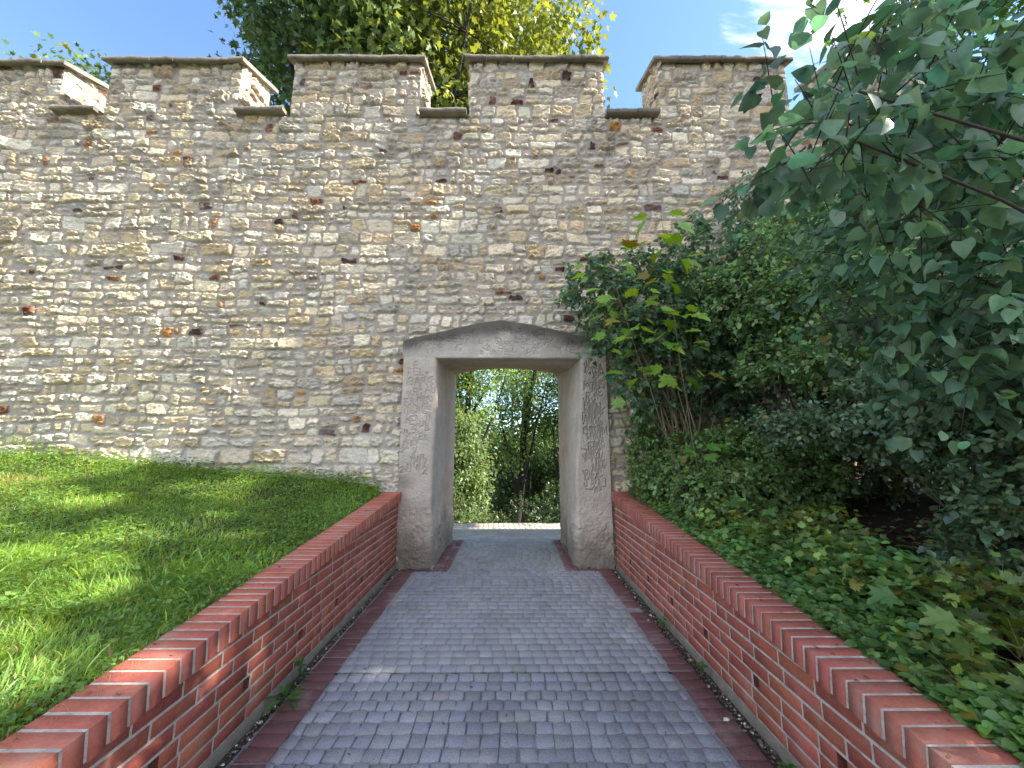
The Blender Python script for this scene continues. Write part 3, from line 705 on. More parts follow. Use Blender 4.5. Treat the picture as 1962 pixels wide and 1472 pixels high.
def twiggy(starts, dirs, length, npair, size, kind, col, A, S, r, whorl=2, petiole=.12, up=.75, droop=.3, keep=None, stemcol=(.08, .06, .04), stemr=.0022, width=1.0, yel=.03, var=.25, clumpvar=.18):
    """twigs carrying opposite leaves; leaves go to A, stems to S"""
    M = len(starts); dirs = unit(dirs); ln = length*r.uniform(.55, 1.25, M)
    grav = np.array([0, 0, -1.])
    cl = r.lognormal(0, clumpvar, M)
    ts = (np.arange(npair)+1.)/npair
    side0 = unit(np.cross(dirs, r.normal(0, 1, (M, 3))))
    for i, t in enumerate(ts):
        t = t*np.ones(M)+r.normal(0, .05, M)
        p = starts+dirs*(ln*t)[:, None]+grav*(droop*ln*t*t)[:, None]*.5
        tang = unit(dirs+grav*(droop*t)[:, None])
        a = side0 if i % 2 == 0 else np.cross(tang, side0)
        for w in range(whorl):
            sd = unit(a*(1 if w == 0 else -1)+r.normal(0, .25, (M, 3)))
            sz = size*r.uniform(.6, 1.15, M)*(1-.25*(t > .9))
            ld = unit(sd+tang*.7+grav*droop*1.1+r.normal(0, .28, (M, 3)))
            nn = unit(np.array([0, 0, up])+r.normal(0, .38, (M, 3))+tang*.25)
            pp = p+ld*(sz*petiole)[:, None]
            ok = np.ones(M, bool) if keep is None else keep(pp+ld*sz[:, None]*.5)
            leaves(pp[ok], ld[ok], nn[ok], sz[ok], kind, (leafcol(col, M, r, var, yel)*cl[:, None])[ok], A, width)
    if S is not None:
        for k in range(M):
            if keep is None or keep(starts[k][None])[0]:
                t = np.linspace(0, 1, 4)[:, None]
                tube(starts[k]+dirs[k]*ln[k]*t+grav*droop*ln[k]*t*t*.5, np.linspace(stemr, stemr*.4, 4), S, 3, stemcol)
def blobs_points(blobs, n, r, shell=.55):
    w = np.array([b[3]*b[4]*b[5] for b in blobs])**.75; w /= w.sum(); k = r.choice(len(blobs), n, p=w); B = np.array(blobs)[k]
    d = unit(r.normal(0, 1, (n, 3))); rad = shell+(1-shell)*r.random(n)**.6
    rad = np.where(r.random(n) < .25, r.random(n)**.5, rad)
    return B[:, :3]+d*rad[:, None]*B[:, 3:6], d
def near_ok(p):       # nothing grows through the masonry, over the path or into the soil
    ok = (p[:, 1] < WY-.08) | (p[:, 2] > 8.6)
    ok &= p[:, 2] > ground_h(p[:, 0], p[:, 1])+.01
    ok &= ~((p[:, 0] > -1.6) & (p[:, 0] < 1.45) & (p[:, 2] < 1.7) & (p[:, 1] < 5.6))
    return ok

def shrub(name, label, cat, base, blobs, ntw, tlen, npair, size, kind, col, seed, nst=14, stemcol=(.10, .075, .05), mat_=None, outw=.8, upw=.5, stemR=.012, group=None, panicles=0, **kw):
    r = np.random.default_rng(seed); A, S = Acc(), Acc()
    keep_ = kw.pop('keep', near_ok)
    p, d = blobs_points(blobs, ntw, r); dirs = d*outw+np.array([0, 0, upw])+r.normal(0, .35, p.shape)
    dirs = unit(dirs); p = p-dirs*tlen*.5
    twiggy(p, dirs, tlen, npair, size, kind, col, A, S, r, keep=keep_, stemcol=stemcol, **kw)
    base = np.array(base, float)
    bl = np.array(blobs)
    for k in range(nst):
        b = bl[r.integers(len(bl))]; e = b[:3]+unit(r.normal(0, 1, 3))*b[3:6]*.6
        s0 = base+np.append(r.normal(0, .10, 2), -.05)
        P_ = curve(s0, e, wob=.12, n=9, d0=unit(np.array([0, 0, 1.])+.4*(e-s0)/np.linalg.norm(e-s0)), r=r)
        tube(P_, np.linspace(stemR, stemR*.3, 9), S, 5, stemcol)
        for q in range(3):
            i = r.integers(4, 8); e2 = P_[i]+unit(r.normal(0, 1, 3)+[0, 0, .4])*r.uniform(.2, .5)*min(1, b[3])
            tube(curve(P_[i], e2, wob=.15, n=5, r=r), np.linspace(stemR*.4, stemR*.12, 5), S, 4, stemcol)
    pan = None
    if panicles:       # dry brown flower heads left on the twigs
        B = Acc(); q, dq = blobs_points(blobs, panicles, r, .85); q = q[keep_(q)]
        for c in q:
            ax = unit(np.array([r.normal(0, .3), r.normal(0, .3), 1.])); tube(np.array([c, c+ax*.05, c+ax*.11]), .0018, B, 3, (.07, .05, .045))
            for _ in range(26):
                t = r.random(); p0 = c+ax*.11*t; dd = unit(r.normal(0, 1, 3)+ax*.4)*.030*(1.1-t)
                tube(np.array([p0, p0+dd*.6, p0+dd]), np.array([.0012, .0012, .0030]), B, 3, (.085, .055, .06))
        pan = B.build('flower_head', M_bark)
    root = thing(name, label, cat, tuple(base), group)
    if pan: own(root, pan)
    lo = A.build('foliage', mat_ or M_leaf, None, True); so = S.build('stems', M_bark)
    own(root, lo, so); return root

G_lil = (.088, .165, .092); G_dark = (.095, .17, .092); G_mid = (.15, .255, .105); G_blue = (.11, .18, .12)
# near lilac reaching in from the right
TB = [(-1.5, 1.37, .58, .10), (-1.62, 1.9, .66, .14), (-1.53, 2.25, .5, .10), (-1.53, 1.75, .2, .12), (-1.53, 2.6, .3, .10), (-1.53, 3.5, .55, .10), (-1.55, 2.9, .6, .07), (-.95, 3.0, 0, .10), (1.5, 3.1, .78, .08), (-2.6, 1.6, .75, .25)]
def sunholes(p, T):
    ok = np.ones(len(p), bool)
    for x, y, z, rr in T:
        d = p-np.array([x, y, z]); q = d-(d@sund)[:, None]*sund; ok &= (np.linalg.norm(q, axis=1) > rr) | (p[:, 2] < 1.8)
    return ok
def lil_ok(p):
    a = p[:, 1]*.987+(p[:, 2]-1.6)*.16
    u = p[:, 0]/np.maximum(a, .1)
    return (p[:, 1] > .75) & near_ok(p) & (u > .52) & sunholes(p, TB)
shrub('lilac_bush', 'nearest bush, a lilac with big heart-shaped leaves reaching in from the upper right', 'shrub', (3.0, .9, .6),
      [(1.30, 1.20, 2.75, .42, .25, .42), (1.05, 1.08, 2.72, .22, .14, .26), (1.75, 1.35, 3.0, .45, .35, .5), (1.0, 1.05, 2.46, .26, .12, .10), (1.9, 1.35, 2.5, .45, .35, .5), (1.8, 1.55, 2.2, .35, .3, .28), (2.3, 1.6, 2.2, .5, .4, .5), (2.15, 1.75, 3.2, .7, .5, .6), (2.3, 2.0, 2.7, .6, .5, .7), (2.45, 1.8, 3.7, .7, .5, .5), (2.15, 1.75, 1.95, .35, .3, .25), (2.3, 1.9, 2.3, .5, .4, .4)],
      620, .30, 4, .071, 'heart', G_lil, 11, nst=8, stemR=.013, stemcol=(.05, .038, .032), droop=.5, petiole=.25, keep=lil_ok, stemr=.003, outw=.9, upw=.2, yel=.003, panicles=40)
# lilac bush by the gateway
shrub('lilac_bush', 'dense dark green bush leaning over the right side of the gateway, with pale bare stems', 'shrub', (2.15, 4.75, 1.05),
      [(1.15, 4.75, 3.7, .45, .4, .36), (1.3, 4.8, 3.15, .40, .4, .40), (1.6, 4.85, 2.6, .34, .4, .5), (1.75, 4.9, 2.15, .22, .3, .3), (1.9, 4.75, 3.35, .6, .5, .6), (2.6, 4.7, 3.9, .7, .5, .7), (2.3, 4.8, 2.9, .6, .5, .6), (2.9, 4.6, 3.2, .6, .5, .8), (1.7, 4.95, 3.95, .5, .3, .3), (2.6, 4.8, 2.3, .5, .4, .4)],
      1500, .30, 4, .072, 'heart', G_dark, 12, nst=26, stemR=.013, stemcol=(.20, .155, .10), droop=.4, petiole=.2)
shrub('climber_bush', 'tall grey-green climber heaped against the wall behind the big lilac', 'shrub', (4.0, 5.0, 1.2),
      [(3.5, 5.0, 5.0, .45, .4, .55), (4.1, 4.95, 4.9, .7, .4, .55), (3.5, 4.9, 4.2, .6, .45, .6), (4.8, 4.8, 5.2, .8, .5, .6), (4.4, 4.7, 4.0, .8, .5, .8), (5.4, 4.6, 4.6, .9, .6, 1.0), (4.1, 4.7, 3.0, 1.0, .5, .9), (6.2, 4.4, 4.0, .9, .7, 1.6)],
      1700, .30, 5, .066, 'wide', G_blue, 13, nst=14, droop=.7, upw=.1)
shrub('dogwood_bush', 'broad bush with tiers of lighter mid-green leaves and dark berries, right of the gateway bush', 'shrub', (3.3, 4.4, .95),
      [(2.95, 3.95, 3.15, .5, .35, .35), (3.3, 3.7, 3.2, .6, .4, .35), (3.35, 3.5, 2.65, .6, .45, .3), (2.65, 4.15, 3.3, .5, .35, .5), (2.8, 4.0, 2.5, .42, .35, .25), (3.1, 3.6, 2.35, .5, .4, .25), (3.9, 3.4, 3.1, .7, .5, .5), (4.0, 3.3, 2.4, .7, .5, .5), (3.5, 4.0, 3.9, .8, .5, .5)],
      1700, .26, 4, .072, 'oval', G_mid, 14, nst=7, droop=.25, upw=.35, width=1.25, var=.3, stemcol=(.09, .07, .045))
shrub('cotoneaster_bush', 'low spreading bush with small glossy oval leaves and arching sprays over a dark hollow', 'shrub', (3.25, 2.5, .75),
      [(2.55, 3.45, 1.78, .36, .28, .16), (2.8, 3.15, 1.78, .45, .3, .16), (3.0, 2.8, 1.72, .45, .35, .20), (3.05, 2.5, 1.85, .45, .35, .3), (2.95, 2.15, 1.55, .38, .3, .35), (2.72, 2.1, 1.2, .28, .25, .30), (2.75, 2.3, .98, .26, .25, .20), (3.3, 2.9, 2.05, .6, .4, .22), (3.0, 1.9, 2.0, .4, .3, .4), (2.6, 1.6, 1.3, .3, .3, .45), (3.3, 2.2, 1.3, .45, .4, .5), (3.4, 2.6, .95, .4, .4, .35)],
      3300, .20, 5, .052, 'oval', (.12, .19, .10), 15, nst=20, droop=.3, upw=.25, mat_=M_gloss, width=1.35, stemR=.008, yel=.012)
shrub('elder_bush', 'deep dark bushes standing behind the glossy bush, closing off the bank at the right', 'shrub', (5.2, 4.2, 1.0),
      [(3.6, 4.9, 1.9, .7, .4, .9), (4.6, 4.7, 1.9, .8, .6, 1.0), (5.6, 4.2, 2.0, .9, .7, 1.1), (5.2, 3.3, 2.2, .7, .7, 1.2), (4.6, 2.4, 2.2, .6, .7, 1.2), (4.2, 3.6, 1.5, .6, .6, .35), (6.2, 3.0, 3.4, .9, .9, 1.2), (4.6, 1.6, 1.8, .5, .6, 1.1), (3.4, 4.9, 1.4, .6, .35, .45), (4.2, 4.6, 1.35, .6, .5, .4), (5.0, 3.8, 1.5, .6, .6, .5)],
      2900, .30, 4, .085, 'wide', (.075, .12, .06), 17, nst=16, droop=.4)
# undergrowth on the bank
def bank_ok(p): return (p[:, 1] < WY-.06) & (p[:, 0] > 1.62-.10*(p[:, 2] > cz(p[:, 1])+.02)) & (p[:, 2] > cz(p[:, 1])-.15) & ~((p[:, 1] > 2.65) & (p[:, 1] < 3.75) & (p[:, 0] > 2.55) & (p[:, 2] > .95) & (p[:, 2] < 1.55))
shrub('ivy_mound', 'mound of dull green ivy-like leaves spilling onto the brick coping beside the right jamb', 'shrub', (2.0, 4.7, .95),
      [(1.75, 5.1, 1.55, .20, .3, .35), (1.72, 4.9, 1.2, .16, .4, .28), (2.1, 4.6, 1.35, .4, .5, .42), (2.05, 4.1, 1.1, .32, .45, .28), (2.5, 4.3, 1.4, .5, .5, .45), (2.4, 3.8, 1.15, .4, .35, .3), (1.95, 5.15, 1.95, .3, .3, .4), (3.0, 4.2, 1.3, .5, .5, .5)],
      2300, .17, 4, .062, 'wide', (.135, .225, .08), 16, nst=6, stemR=.005, keep=bank_ok, droop=.4, width=1.15)
r = np.random.default_rng(44); A = Acc()
M = 13000; bx = 1.64+np.abs(r.normal(0, .5, M))*np.where(r.random(M) < .3, .25, 1); by = r.uniform(.5, 5.4, M)
clump = fbm2(bx*2.2, by*2.2, 3, 3); m = (bx > 1.66) & ((clump > -.25) | (bx < 2.1)); bx, by, clump = bx[m], by[m], clump[m]; M = len(bx)
hh = np.clip(.06+.26*(clump+.35)*r.random(M)*ss(1.55, 1.9, bx)+.06*r.random(M), .01, .4)
for q in range(3):        # three leaflets each
    an = r.uniform(0, 2*PI, M) if q == 0 else an+2*PI/3
    ld = np.stack([np.cos(an), np.sin(an), r.normal(.05, .2, M)], 1); nn = unit(np.stack([r.normal(-.2, .4, M), r.normal(-.3, .4, M), np.ones(M)], 1))
    leaves(np.stack([bx, by, ground_h(bx, by)+hh], 1), ld, nn, r.uniform(.030, .062, M), 'oval', leafcol((.10, .20, .055), M, r, .28, .05)*(1+.5*clump[:, None]), A, 1.5)
gcv = A.build('ground_cover', M_leaf, None, True); tag(gcv, 'low strawberry-like leaves covering the bank behind the right brick wall', 'ground cover', 'stuff')
shrub('bramble_patch', 'loose yellow-green lobed seedlings along the bank in front of the dark hollow', 'shrub', (2.4, 2.8, .6),
      [(1.95, 3.5, .98, .18, .5, .14), (2.2, 2.9, .90, .3, .45, .16), (2.1, 2.3, .78, .25, .4, .14), (2.35, 2.0, .88, .25, .3, .16), (2.5, 3.2, .98, .2, .3, .14), (1.95, 1.7, .68, .2, .35, .12), (2.3, 1.45, .75, .25, .3, .18)],
      330, .16, 3, .062, 'maple', (.15, .23, .06), 18, nst=6, stemR=.004, stemcol=(.14, .10, .06), droop=.3, upw=.9, petiole=.45, yel=.12, var=.35, up=.9,
      keep=lambda p: (p[:, 0] > 1.68) & (p[:, 2] > cz(p[:, 1])-.1))
# dry litter and twigs under the shrubs
r = np.random.default_rng(45); A = Acc(); M = 1600
bx = r.uniform(1.7, 4.0, M); by = r.uniform(.6, 5.2, M); an = r.uniform(0, 2*PI, M)
leaves(np.stack([bx, by, ground_h(bx, by)+.012], 1), np.stack([np.cos(an), np.sin(an), r.normal(0, .15, M)], 1), unit(np.stack([r.normal(0, .3, M), r.normal(0, .3, M), np.ones(M)], 1)), r.uniform(.03, .07, M), 'wide', np.array((.11, .07, .035))*r.lognormal(0, .4, (M, 1)), A)
for k in range(160):
    p = np.array([r.uniform(1.75, 3.6), r.uniform(.8, 5.0), 0]); p[2] = ground_h(p[0], p[1])+.02; a = r.uniform(0, 2*PI)
    tube(curve(p, p+[math.cos(a)*.3, math.sin(a)*.3, r.uniform(0, .12)], wob=.2, n=5, r=r), .0025, A, 3, (.12, .09, .06))
for n_, fx in ((90, lambda n: r.uniform(1.42, 1.64, n)), (25, lambda n: r.uniform(-1.72, -1.52, n)), (70, lambda n: r.uniform(-1.45, 1.4, n))):
    y_ = r.uniform(.9, 5.3, n_); x_ = fx(n_); z_ = np.where(np.abs(x_) > 1.405+.05*(x_ < 0), cz(y_)+.006, .008); z_ = np.where((np.abs(x_) < 1.51) & (x_ < 0), .008, z_)
    an = r.uniform(0, 2*PI, n_); leaves(np.stack([x_, y_, z_], 1), np.stack([np.cos(an), np.sin(an), r.normal(.05, .1, n_)], 1), unit(np.stack([r.normal(0, .2, n_), r.normal(0, .2, n_), np.ones(n_)], 1)), r.uniform(.010, .030, n_), 'wide', np.array((.20, .13, .06))*r.lognormal(0, .4, (n_, 1)), A, r.uniform(.5, 1))
tag(A.build('leaf_litter', M_soil), 'dry brown leaves and twigs lying under the shrubs', 'leaf litter', 'stuff')

# maple saplings
def sapling(label, base, tip, leafs, size, col, seed, spread=.25, big=0):
    r = np.random.default_rng(seed); A, S = Acc(), Acc(); base = np.array(base, float); tip = np.array(tip, float)
    st = curve(base, tip, wob=.08, n=9, r=r); tube(st, np.linspace(.007, .0025, 9), S, 5, (.14, .12, .07))
    n = leafs; t = r.uniform(.35, 1, n)**.8; t[:3] = 1
    i = np.clip((t*8).astype(int), 0, 7); f = (t*8-i)[:, None]; p = st[i]*(1-f)+st[i+1]*f
    a = np.arange(n)*2.4+r.normal(0, .3, n); out_ = np.stack([np.cos(a), np.sin(a), r.uniform(-.1, .45, n)], 1)
    e = p+out_*spread*r.uniform(.4, 1, n)[:, None]
    for k in range(n): tube(np.linspace(p[k], e[k], 3), .0015, S, 3, (.20, .16, .06))
    ld = unit(out_*[1, 1, .2]+np.stack([r.normal(0, .2, n), r.normal(0, .2, n), r.normal(-.35, .2, n)], 1)); nn = unit(np.stack([r.normal(-.2, .35, n), r.normal(-.7, .35, n), np.ones(n)*.9], 1))
    leaves(e, ld, nn, size*r.uniform(.6, 1.1, n), 'maple', leafcol(col, n, r, .15, .06), A)
    root = thing('maple_sapling', label, 'sapling', tuple(base), 'maple saplings among the shrubs')
    own(root, A.build('foliage', M_leaf, None), S.build('stem', M_bark))
YG = (.17, .30, .045)
sapling('tallest maple sapling, bright yellow-green leaves rising against the wall above the gateway bush', (2.0, 4.1, .95), (1.70, 3.95, 4.18), 40, .21, YG, 21, .30)
sapling('maple sapling with bright leaves arching left over the right shoulder of the gateway', (1.95, 4.2, .95), (1.12, 3.98, 3.58), 44, .19, YG, 22, .36)
sapling('small bright maple sapling low in front of the pale bare stems', (2.12, 4.15, .9), (1.99, 4.05, 1.58), 16, .14, (.10, .21, .035), 23, .2)
sapling('maple sapling halfway along the bank, beside the dark hollow', (2.25, 3.6, .75), (2.12, 3.4, 1.08), 14, .13, (.085, .17, .05), 24, .2)
sapling('yellowish thin maple sapling at the near side of the dark hollow', (2.35, 2.8, .65), (2.22, 2.7, .93), 14, .12, (.13, .20, .05), 25, .18)
sapling('broad-leaved maple sapling near the middle of the right coping', (2.35, 2.15, .6), (2.15, 2.12, .82), 16, .14, (.10, .18, .05), 26, .22)
sapling('maple sapling with the largest leaves at the lower right corner of the view', (2.2, 1.75, .55), (2.05, 1.68, .80), 14, .15, (.12, .20, .05), 27, .2)

# ------------------------------------------------------------------ lawn
r = np.random.default_rng(51); A = Acc()
def blades(n, x0, x1, y0, y1, lmin, lmax, wd, A, xs_=1.0):
    x = x0+(x1-x0)*r.random(n)**xs_; y = r.uniform(y0, y1, n); m = (x < -1.74+.03*r.random(n)); x, y = x[m], y[m]; n = len(x)
    z = ground_h(x, y)-.005; tuft = fbm2(x*2.3, y*2.3, 31, 3); fine = fbm2(x*9, y*9, 33, 2)
    h = r.uniform(lmin, lmax, n)*(1+.55*tuft+.3*fine)*r.lognormal(0, .22, n)
    a = fbm2(x*1.5, y*1.5, 35, 2)*4+r.normal(0, 1.2, n); lean = r.uniform(.25, 1.3, n); dx, dy = np.cos(a)*lean, np.sin(a)*lean
    w = wd*r.uniform(.6, 1.5, n); px, py = -np.sin(a), np.cos(a)
    V = []
    for t, ww in ((0, 1), (.4, .9), (.75, .6), (1, .08)):
        for s in (-1, 1): V.append(np.stack([x+dx*h*t*t*.8+s*px*w*ww, y+dy*h*t*t*.8+s*py*w*ww, z+h*(t-.25*lean*t*t)], 1))
    V = np.stack(V, 1); b = (np.arange(n)*8)[:, None, None]; F = np.array([(0, 1, 3, 2), (2, 3, 5, 4), (4, 5, 7, 6)])[None]+b
    base = (np.array((.215, .35, .080))+np.array((.09, .0, .02))*ss(.15, .5, fbm2(x*.9, y*1.4, 37, 3))[:, None])*r.lognormal(0, .25, (n, 1))*(1+.25*tuft[:, None])*np.stack([r.normal(1, .15, n), np.ones(n), r.normal(1, .2, n)], 1)
    dry = r.random(n) < .05+.22*ss(.25, .0, -1.72-x)*ss(4, 1.5, y); base[dry] = np.array((.34, .29, .15))*r.uniform(.6, 1.1, (dry.sum(), 1))
    A.add(V.reshape(-1, 3), F.reshape(-1, 4), np.repeat(np.clip(base, .005, 1), 8, 0))
blades(80000, -3.6, -1.72, .3, 3.0, .028, .072, .0022, A, 1.0)
blades(60000, -9.2, -1.72, 2.2, 5.58, .030, .070, .0032, A, .8)
blades(26000, -9.5, -3.0, .8, 3.5, .030, .070, .0035, A, .8)
# coarse blade tufts near the camera
blades(900, -3.4, -1.8, .6, 3.2, .07, .13, .005, A)
n = 1500; x = r.uniform(-1.80, -1.70, n); y = r.uniform(.4, 4.2, n); z = ground_h(x, y); h = r.uniform(.05, .14, n); w = .0013      # dry blades hanging over the coping
dx = r.uniform(.2, 1.3, n); dy = r.normal(0, .7, n); V = []
for t, ww in ((0, 1), (.4, .9), (.75, .6), (1, .1)):
    for q in (-1, 1): V.append(np.stack([x+dx*h*t, y+dy*h*t+q*w*ww, z+.01+h*(1.0*t-.75*t*t)], 1))
A.add(np.stack(V, 1).reshape(-1, 3), (np.array([(0, 1, 3, 2), (2, 3, 5, 4), (4, 5, 7, 6)])[None]+(np.arange(n)*8)[:, None, None]).reshape(-1, 4), np.repeat(np.where(r.random((n, 1)) < .6, [[.42, .36, .20]], [[.22, .30, .09]])*r.uniform(.7, 1.1, (n, 1)), 8, 0))
gr = A.build('grass', M_grass); tag(gr, 'rough green grass on the bank behind the left brick wall', 'grass', 'stuff')
A = Acc(); M = 70000
x = -1.74-7.4*r.random(M)**1.1; y = r.uniform(.5, 5.5, M); cl = fbm2(x*1.7, y*1.7, 41, 3); m = (cl > -.15) | (y > 4.9); x, y = x[m], y[m]; M = len(x)
nearw = ss(4.9, 5.45, y)
an = r.uniform(0, 2*PI, M); p = np.stack([x, y, ground_h(x, y)+r.uniform(.02, .07, M)+nearw*r.uniform(0, .12, M)*(1+np.clip(-x-6, 0, 1)*1.2)], 1)
leaves(p, np.stack([np.cos(an), np.sin(an), r.normal(.15, .3, M)], 1), unit(np.stack([r.normal(0, .35, M), r.normal(0, .35, M), np.ones(M)], 1)), r.uniform(.018, .042, M)*(1+.3*nearw), 'diamond', leafcol((.12, .22, .05), M, r, .25, .02), A, 1.2)
tag(A.build('clover', M_grass), 'clover and small weeds mixed through the lawn and along the wall foot', 'clover', 'stuff')

# ------------------------------------------------------------------ pebbles, debris and wall-foot weeds
r = np.random.default_rng(61); A = Acc(); ico = np.array([(0, 0, 1), (.89, 0, .45), (.28, .85, .45), (-.72, .53, .45), (-.72, -.53, .45), (.28, -.85, .45), (.72, .53, -.45), (-.28, .85, -.45), (-.89, 0, -.45), (-.28, -.85, -.45), (.72, -.53, -.45), (0, 0, -1)])
icf = np.array([(0, 1, 2), (0, 2, 3), (0, 3, 4), (0, 4, 5), (0, 5, 1), (1, 6, 2), (2, 7, 3), (3, 8, 4), (4, 9, 5), (5, 10, 1), (6, 7, 2), (7, 8, 3), (8, 9, 4), (9, 10, 5), (10, 6, 1), (6, 11, 7), (7, 11, 8), (8, 11, 9), (9, 11, 10), (10, 11, 6)])
def pebbles(n, fx, y0, y1, z, s0, s1, cols, white=.06):
    y = r.uniform(y0, y1, n); x = fx(y, n)
    for k in range(n):
        s = s0*(s1/s0)**(r.random()**2.2); V = ico*np.array([s*r.uniform(.7, 1.4), s*r.uniform(.7, 1.4), s*.6])*r.uniform(.8, 1.2, (12, 1)); a = r.uniform(0, 6); c_, s_ = math.cos(a), math.sin(a)
        V = V@np.array([[c_, s_, 0], [-s_, c_, 0], [0, 0, 1]])+[x[k], y[k], z+s*.25]
        c = np.array((.62, .58, .5)) if r.random() < white else np.array(cols[r.integers(len(cols))])*r.uniform(.6, 1.3)
        A.add(V, icf, c)
dc = [(.11, .095, .08), (.17, .15, .13), (.08, .07, .055), (.22, .19, .15)]
pebbles(2600, lambda y, n: -1.50+np.abs(r.normal(0, .05, n)), .4, 5.45, -.02, .002, .011, dc)
pebbles(2600, lambda y, n: 1.42-np.abs(r.normal(0, .05, n)), .4, 5.45, -.02, .002, .011, dc)
pebbles(500, lambda y, n: r.uniform(-1.4, 1.3, n), .4, 5.4, .0, .0015, .005, dc)
pebbles(260, lambda y, n: np.where(r.random(n) < .5, r.uniform(-1.35, -.85, n), r.uniform(.8, 1.3, n)), 5.1, 5.5, .0, .002, .009, dc, .12)
pebbles(26, lambda y, n: np.where(r.random(n) < .3, -1.44, 1.33)+r.normal(0, .03, n), 1.8, 5.3, -.01, .008, .017, [(.6, .56, .48)], 1)
tag(A.build('gravel', M_peb), 'grit, pebbles and crumbs in the dirt strips beside the path', 'gravel', 'stuff')
def weed(label, x, y, n, size, seed, kind='wide', name='weed', lift=.04, width=1.1, col=(.06, .15, .035)):
    r = np.random.default_rng(seed); A, S = Acc(), Acc(); a = np.arange(n)*2.4; el = r.uniform(.1, 1.1, n)
    e = np.stack([x+np.cos(a)*size*.35*r.random(n), y+np.sin(a)*size*.35*r.random(n), lift*r.uniform(.3, 1.6, n)], 1)
    for k in range(n): tube(np.linspace((x, y, -.03), e[k], 3), .0012, S, 3, (.08, .12, .04))
    leaves(e, np.stack([np.cos(a), np.sin(a), el-.3], 1), unit(np.stack([r.normal(0, .2, n), r.normal(0, .2, n), np.ones(n)], 1)), size*r.uniform(.6, 1.1, n), kind, leafcol(col, n, r, .15, 0), A, width)
    root = thing(name, label, 'weed', (x, y, 0), 'weeds at the foot of the brick walls')
    own(root, A.build('foliage', M_leaf), S.build('stem', M_bark))
weed('dandelion-like rosette with long toothed leaves, nearest weed at the foot of the left brick wall', -1.41, 2.72, 12, .13, 71, 'oval', lift=.03, width=.6)
weed('upright leafy weed just behind the rosette on the left side of the path', -1.44, 2.95, 16, .05, 72, lift=.09)
weed('small round-leaved weed at the right wall foot, farthest of the three there', 1.37, 3.72, 10, .05, 73, lift=.05)
weed('small round-leaved weed at the right wall foot, second of the three', 1.37, 3.02, 11, .045, 74, lift=.04)
weed('small weed at the right wall foot, nearest of the three to the viewer', 1.37, 2.16, 11, .045, 75, lift=.035)
# ------------------------------------------------------------------ trees
def tree(name, label, base, cen, rad, ncl, lpc, lsize, kind, col, seed, clr=.55, trunk=.22, limbs=7, filt=None, group=None, shell=.35, flat=.7, barkc=(.035, .03, .026), yel=.03, trunktop=None, lean=None, sunsidecol=None):
    r = np.random.default_rng(seed); A, S = Acc(), Acc(); base = np.array(base, float); cen = np.array(cen, float); rad = np.array(rad, float)
    top = np.array(trunktop, float) if trunktop is not None else cen*[1, 1, 0]*.8+base*[1, 1, 0]*.2+[0, 0, cen[2]+rad[2]*.35]
    tr = curve(base, top, wob=.10, n=14, r=r); tube(tr, np.linspace(trunk, trunk*.25, 14), S, 9, barkc)
    pts = []
    for k in range(limbs):
        i = r.integers(4, 12); d = unit(r.normal(0, 1, 3)*[1, 1, .5]+[0, 0, .35]); e = cen+d*rad*r.uniform(.6, .9)
        Lb = curve(tr[i], e, wob=.22, n=10, r=r); R0 = trunk*.42*(1-i/18); tube(Lb, np.linspace(R0, R0*.2, 10), S, 6, barkc); pts += [(p, R0*(1-.75*j/9)) for j, p in enumerate(Lb[2:])]
    LP = np.array([p for p, _ in pts]+[t for t in tr[5:]]); LR = np.array([q for _, q in pts]+[trunk*.3]*len(tr[5:]))
    d = unit(r.normal(0, 1, (ncl, 3))); cc = cen+d*rad*(shell+(1-shell)*r.random(ncl)**.7)[:, None]
    lump = fbm3(d[:, 0]*2.1+seed, d[:, 1]*2.1, d[:, 2]*2.1, seed, 2); cc = cen+(cc-cen)*(1+.28*lump[:, None])
    if filt is not None: cc = cc[filt(cc)]
    for c in cc:
        j = np.argmin(np.linalg.norm(LP-c, axis=1)); Pq = curve(LP[j], c, wob=.25, n=6, r=r); q = min(LR[j]*.45, .05)
        tube(Pq, np.linspace(q, .006, 6), S, 4, barkc)
    M = len(cc)*lpc; k = np.repeat(np.arange(len(cc)), lpc)
    off = r.normal(0, 1, (M, 3))*clr*[1, 1, flat]*.62; p = cc[k]+off
    if filt is not None:
        ok = filt(p); p, off, k = p[ok], off[ok], k[ok]; M = len(p)
    ld = unit(unit(off)*.7+r.normal(0, .6, (M, 3))+[0, 0, -.45]); nn = unit(r.normal(0, .55, (M, 3))+[.15, -.1, .8])
    c = leafcol(col, M, r, .28, yel)*r.lognormal(0, .18, len(cc))[k][:, None]
    if sunsidecol is not None:  # sunlit right side of the crown is blended into the leaf colour
        w = ss(cen[0]-rad[0]*.35, cen[0]+rad[0]*.45, p[:, 0]+r.normal(0, .8, M))[:, None]*.75; c = c*(1-w)+np.array(sunsidecol)*w*r.lognormal(0, .25, (M, 1))
    leaves(p, ld, nn, lsize*r.uniform(.65, 1.15, M), kind, c, A)
    root = thing(name, label, 'tree', tuple(base), group)
    own(root, A.build('crown', M_tree, None, False), S.build('trunk', M_bark, None, True)); return root
